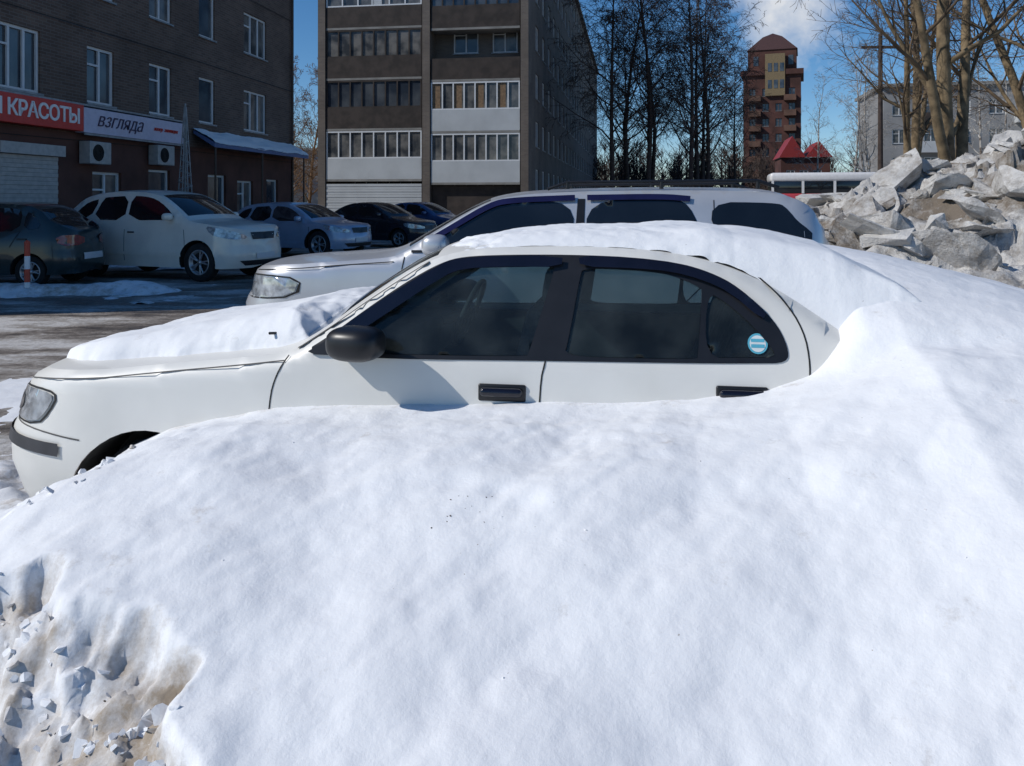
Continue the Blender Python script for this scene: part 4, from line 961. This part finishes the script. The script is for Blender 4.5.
bo=empty('striped_bollard',(-8.15,13.45,0))
for i in range(4):
    a=Acc(); a.tube([(0,0,.0+i*.22),(0,0,.218+i*.22)],.045,12); a.obj('band_%d'%(i+1),M['postred'] if i%2 else M['letter'],bo,True)
a=Acc(); a.tube([(0,0,.88),(0,0,.90),(0,0,.93)],[.048,.045,.001],12); a.obj('bollard_cap',M['postred'],bo)

# ============================================================ trees
def tree_mesh(name,seed,h,r0,nb,sub,twig,mat_t,mat_b,droop=.3,spread=.42,start=.25,fork=False,asc=.9,tw_r=.006,nt_=3):
    rg=random.Random(seed); T=Acc(); B=Acc()
    def path(p,d,ln,n,wob,trop):
        pts=[p.copy()]; q=p.copy(); dd=d.normalized()
        for i in range(n):
            dd=(dd+Vector((rg.gauss(0,wob),rg.gauss(0,wob),rg.gauss(0,wob)+trop))).normalized(); q=q+dd*(ln/n); pts.append(q.copy())
        return pts
    def branch(p,d,ln,r,lv):
        n=[0,6,5,4,3][lv] if lv<5 else 3
        trop=[0,.06,-.02*droop*5,-.12*droop*2,-.2*droop*2][lv]
        pts=path(p,d,ln,n,.13,trop)
        rad=[max(tw_r*.6,r*(1-.85*i/n)) for i in range(n+1)]
        (T if lv==1 and r>.06 else B).tube(pts,rad,5 if lv==1 else (4 if lv==2 else 3))
        if lv>=4: return
        cnt={1:sub,2:twig,3:nt_}[lv]
        for k in range(cnt):
            t=.18+.8*(k+rg.random())/cnt; i=min(n-1,int(t*n)); f_=t*n-i; q=pts[i].lerp(pts[i+1],min(1,f_))
            ax=(pts[i+1]-pts[i]).normalized(); o=ax.orthogonal().normalized(); o=Matrix.Rotation(rg.random()*6.283,3,ax)@o
            dd=(ax*.75+o*rg.uniform(.5,.95)).normalized()
            branch(q,dd,ln*rg.uniform(.32,.6)*(1.15-.5*t),max(tw_r,r*.42*(1-.5*t)),lv+1)
    trunks=[(Vector((0,0,0)),Vector((0,0,1)),h,r0)]
    if fork: trunks=[(Vector((0,0,0)),Vector((-.10,0,1)),h,r0),(Vector((.05,0,h*.10)),Vector((.28,.1,1)),h*.9,r0*.7),(Vector((-.05,0,h*.12)),Vector((-.38,-.1,1)),h*.8,r0*.6)]
    for p,d,hh,r in trunks:
        n=14; pts=path(p,d,hh,n,.035,.02 if fork else .04); rad=[max(.015,r*(1-.93*(i/n)**.9)) for i in range(n+1)]; rad[0]*=1.25
        T.tube(pts,rad,9)
        for k in range(nb):
            t=start+(1-start)*(k+rg.random()*.8)/nb; t=min(t,.985); i=min(n-1,int(t*n)); q=pts[i].lerp(pts[i+1],t*n-i)
            a_=k*2.4+rg.random(); rr_=rad[i]
            dd=Vector((math.cos(a_),math.sin(a_),asc*rg.uniform(.7,1.3)))
            branch(q,dd,hh*spread*rg.uniform(.6,1.0)*(1.1-.75*t),max(.012,rr_*.45),1)
    me=bpy.data.meshes.new(name); nv=len(T.v); me.from_pydata(T.v+B.v,[],T.f+[tuple(nv+i for i in q) for q in B.f])
    me.materials.append(mat_t); me.materials.append(mat_b); me.polygons.foreach_set('material_index',[0]*len(T.f)+[1]*len(B.f)); me.polygons.foreach_set('use_smooth',[True]*len(me.polygons)); me.update()
    return me
tA=tree_mesh('birch_a',1,17,.18,28,6,6,M['bark'],M['bark'],droop=.6,spread=.40,tw_r=.015)
tB=tree_mesh('birch_b',2,19,.20,30,6,6,M['bark'],M['bark'],droop=.6,spread=.40,tw_r=.015)
tC=tree_mesh('white_birch',3,15,.16,20,5,5,M['birch'],M['birch'],droop=.3,spread=.32,tw_r=.009)
tD=tree_mesh('big_tree',4,13,.20,15,6,6,M['bark2'],M['twig2'],droop=.15,spread=.42,fork=True,start=.18,tw_r=.006)
tE=tree_mesh('shrub',5,8,.10,26,6,5,M['orange'],M['orange'],droop=.1,spread=.4,start=.08,tw_r=.010)
def tree(name,me,x,y,rz=0,s=1.0):
    o=bpy.data.objects.new(name,me); COL.objects.link(o); o.location=(x,y,0); o.rotation_euler=(0,0,rz); o.scale=(s,s,s); return o
for x,y,me,s,rz in ((6.2,50,tA,1.05,0),(8.4,50,tB,1.0,1),(10.8,48,tA,1.0,2.2),(8.9,60,tB,1.1,3.1),(13.4,58,tA,1.1,4),(12.6,52,tB,.9,5.2),(11.4,66,tB,1.1,.7),(15.8,66,tB,1.0,1.7),(10.6,74,tA,1.1,2.9),(19.5,70,tA,.85,3.9)):
    tree('bare_birch_tree',me,x,y,rz,s)
for x,y,s,rz in ((25.5,60,.8,0),(23.8,62,.75,1),(28,62,.9,2),(31,70,1.0,3),(35,60,.95,4),(40,66,1,5)): tree('white_birch_tree',tC,x,y,rz,s)
tree('old_maple_tree',tD,9.0,16.2,0.3,1.0); tree('old_maple_tree',tD,13.5,20,2.0,1.05); tree('old_maple_tree',tD,12.9,26,3.6,1.0)
for x,y,s,rz in ((-13.5,48,1.0,0),(-15.5,55,1.2,1),(-17.5,62,1.5,2),(-14.6,70,1.7,3),(-19,75,1.8,4),(-12.5,58,.9,5)): tree('orange_shrub_tree',tE,x,y,rz,s)
rg=random.Random(11)
A_=Acc()
for i in range(230):
    x=rg.uniform(-90,150) if i<150 else rg.uniform(8,60); y=rg.uniform(105,150); hgt=rg.uniform(6,11)
    if -20<x<8 and y<130: continue
    if abs(x-44)<8 and y<132: continue
    A_.tube([(x,y,0),(x+rg.uniform(-.4,.4),y,hgt)],[.18,.03],4)
    for k in range(34):
        z=hgt*rg.uniform(.12,.95); t=rg.random()*6.28; l=hgt*.3*rg.uniform(.5,1)
        p=Vector((x,y,z)); q=p+Vector((math.cos(t)*l*.6,math.sin(t)*l*.6,l*.7)); A_.tube([p,q],[.06,.03],3)
        for j in range(4):
            r_=p.lerp(q,rg.uniform(.3,1)); A_.tube([r_,r_+Vector((rg.gauss(0,.5),rg.gauss(0,.5),rg.uniform(.3,1.2)))],[.04,.018],3)
A_.obj('distant_trees',M['bark'])
a=Acc(); up=empty('utility_pole',(17.5,38,0)); a.tube([(0,0,0),(0,0,9.5)],[.14,.09],10); a.obj('pole',M['bark'],up); a=Acc(); a.box(-.9,.9,-.05,.05,8.8,8.92); a.obj('crossarm',M['bark'],up)

# ============================================================ light
AZ=R(-103); EL=R(38)
sd=Vector((math.sin(AZ)*math.cos(EL),math.cos(AZ)*math.cos(EL),math.sin(EL)))
su=bpy.data.lights.new('sun','SUN'); su.energy=3.45; su.angle=R(.5); su.color=(1,.965,.91)
so=bpy.data.objects.new('sun',su); COL.objects.link(so); so.rotation_euler=sd.to_track_quat('Z','Y').to_euler(); so.location=(0,0,30)
w=bpy.data.worlds.new('World'); S.world=w; w.use_nodes=True; nt=w.node_tree; bg=nt.nodes['Background']
sk=nt.nodes.new('ShaderNodeTexSky'); sk.sky_type='NISHITA'; sk.sun_disc=False; sk.sun_elevation=EL; sk.sun_rotation=AZ; sk.air_density=1.0; sk.dust_density=0.05; sk.ozone_density=4.0; sk.altitude=1500
hs_=nt.nodes.new('ShaderNodeHueSaturation'); hs_.inputs['Saturation'].default_value=1.22; hs_.inputs['Value'].default_value=.95; nt.links.new(sk.outputs[0],hs_.inputs['Color'])
tc=nt.nodes.new('ShaderNodeTexCoord'); no=nt.nodes.new('ShaderNodeTexNoise'); no.inputs['Scale'].default_value=7; no.inputs['Detail'].default_value=8; no.inputs['Roughness'].default_value=.6
nt.links.new(tc.outputs['Generated'],no.inputs['Vector'])
vd=nt.nodes.new('ShaderNodeVectorMath'); vd.operation='DISTANCE'; vd.inputs[1].default_value=Vector((.34,1,.25)).normalized(); nt.links.new(tc.outputs['Generated'],vd.inputs[0])
m1=nt.nodes.new('ShaderNodeMapRange'); m1.inputs[1].default_value=0.0; m1.inputs[2].default_value=.18; m1.inputs[3].default_value=.30; m1.inputs[4].default_value=-.20; nt.links.new(vd.outputs['Value'],m1.inputs[0])
ad=nt.nodes.new('ShaderNodeMath'); nt.links.new(no.outputs['Fac'],ad.inputs[0]); nt.links.new(m1.outputs[0],ad.inputs[1])
m2=nt.nodes.new('ShaderNodeMapRange'); m2.inputs[1].default_value=.58; m2.inputs[2].default_value=.82; nt.links.new(ad.outputs[0],m2.inputs[0])
mx=nt.nodes.new('ShaderNodeMix'); mx.data_type='RGBA'; mx.inputs[7].default_value=(6.6,6.9,7.4,1); nt.links.new(m2.outputs[0],mx.inputs[0]); nt.links.new(hs_.outputs[0],mx.inputs[6])
nt.links.new(mx.outputs[2],bg.inputs['Color']); bg.inputs['Strength'].default_value=.105

# ============================================================ camera
cd=bpy.data.cameras.new('camera'); cam=bpy.data.objects.new('camera',cd); COL.objects.link(cam); S.camera=cam
cam.location=(0,0,CAMZ); cam.rotation_euler=(R(90),0,0); cd.sensor_fit='HORIZONTAL'; cd.sensor_width=36; cd.lens=36*800/1024; cd.shift_y=-183/1024; cd.clip_end=2000; cd.clip_start=.05
S.view_settings.view_transform='Standard'; S.view_settings.look='None'; S.view_settings.exposure=0
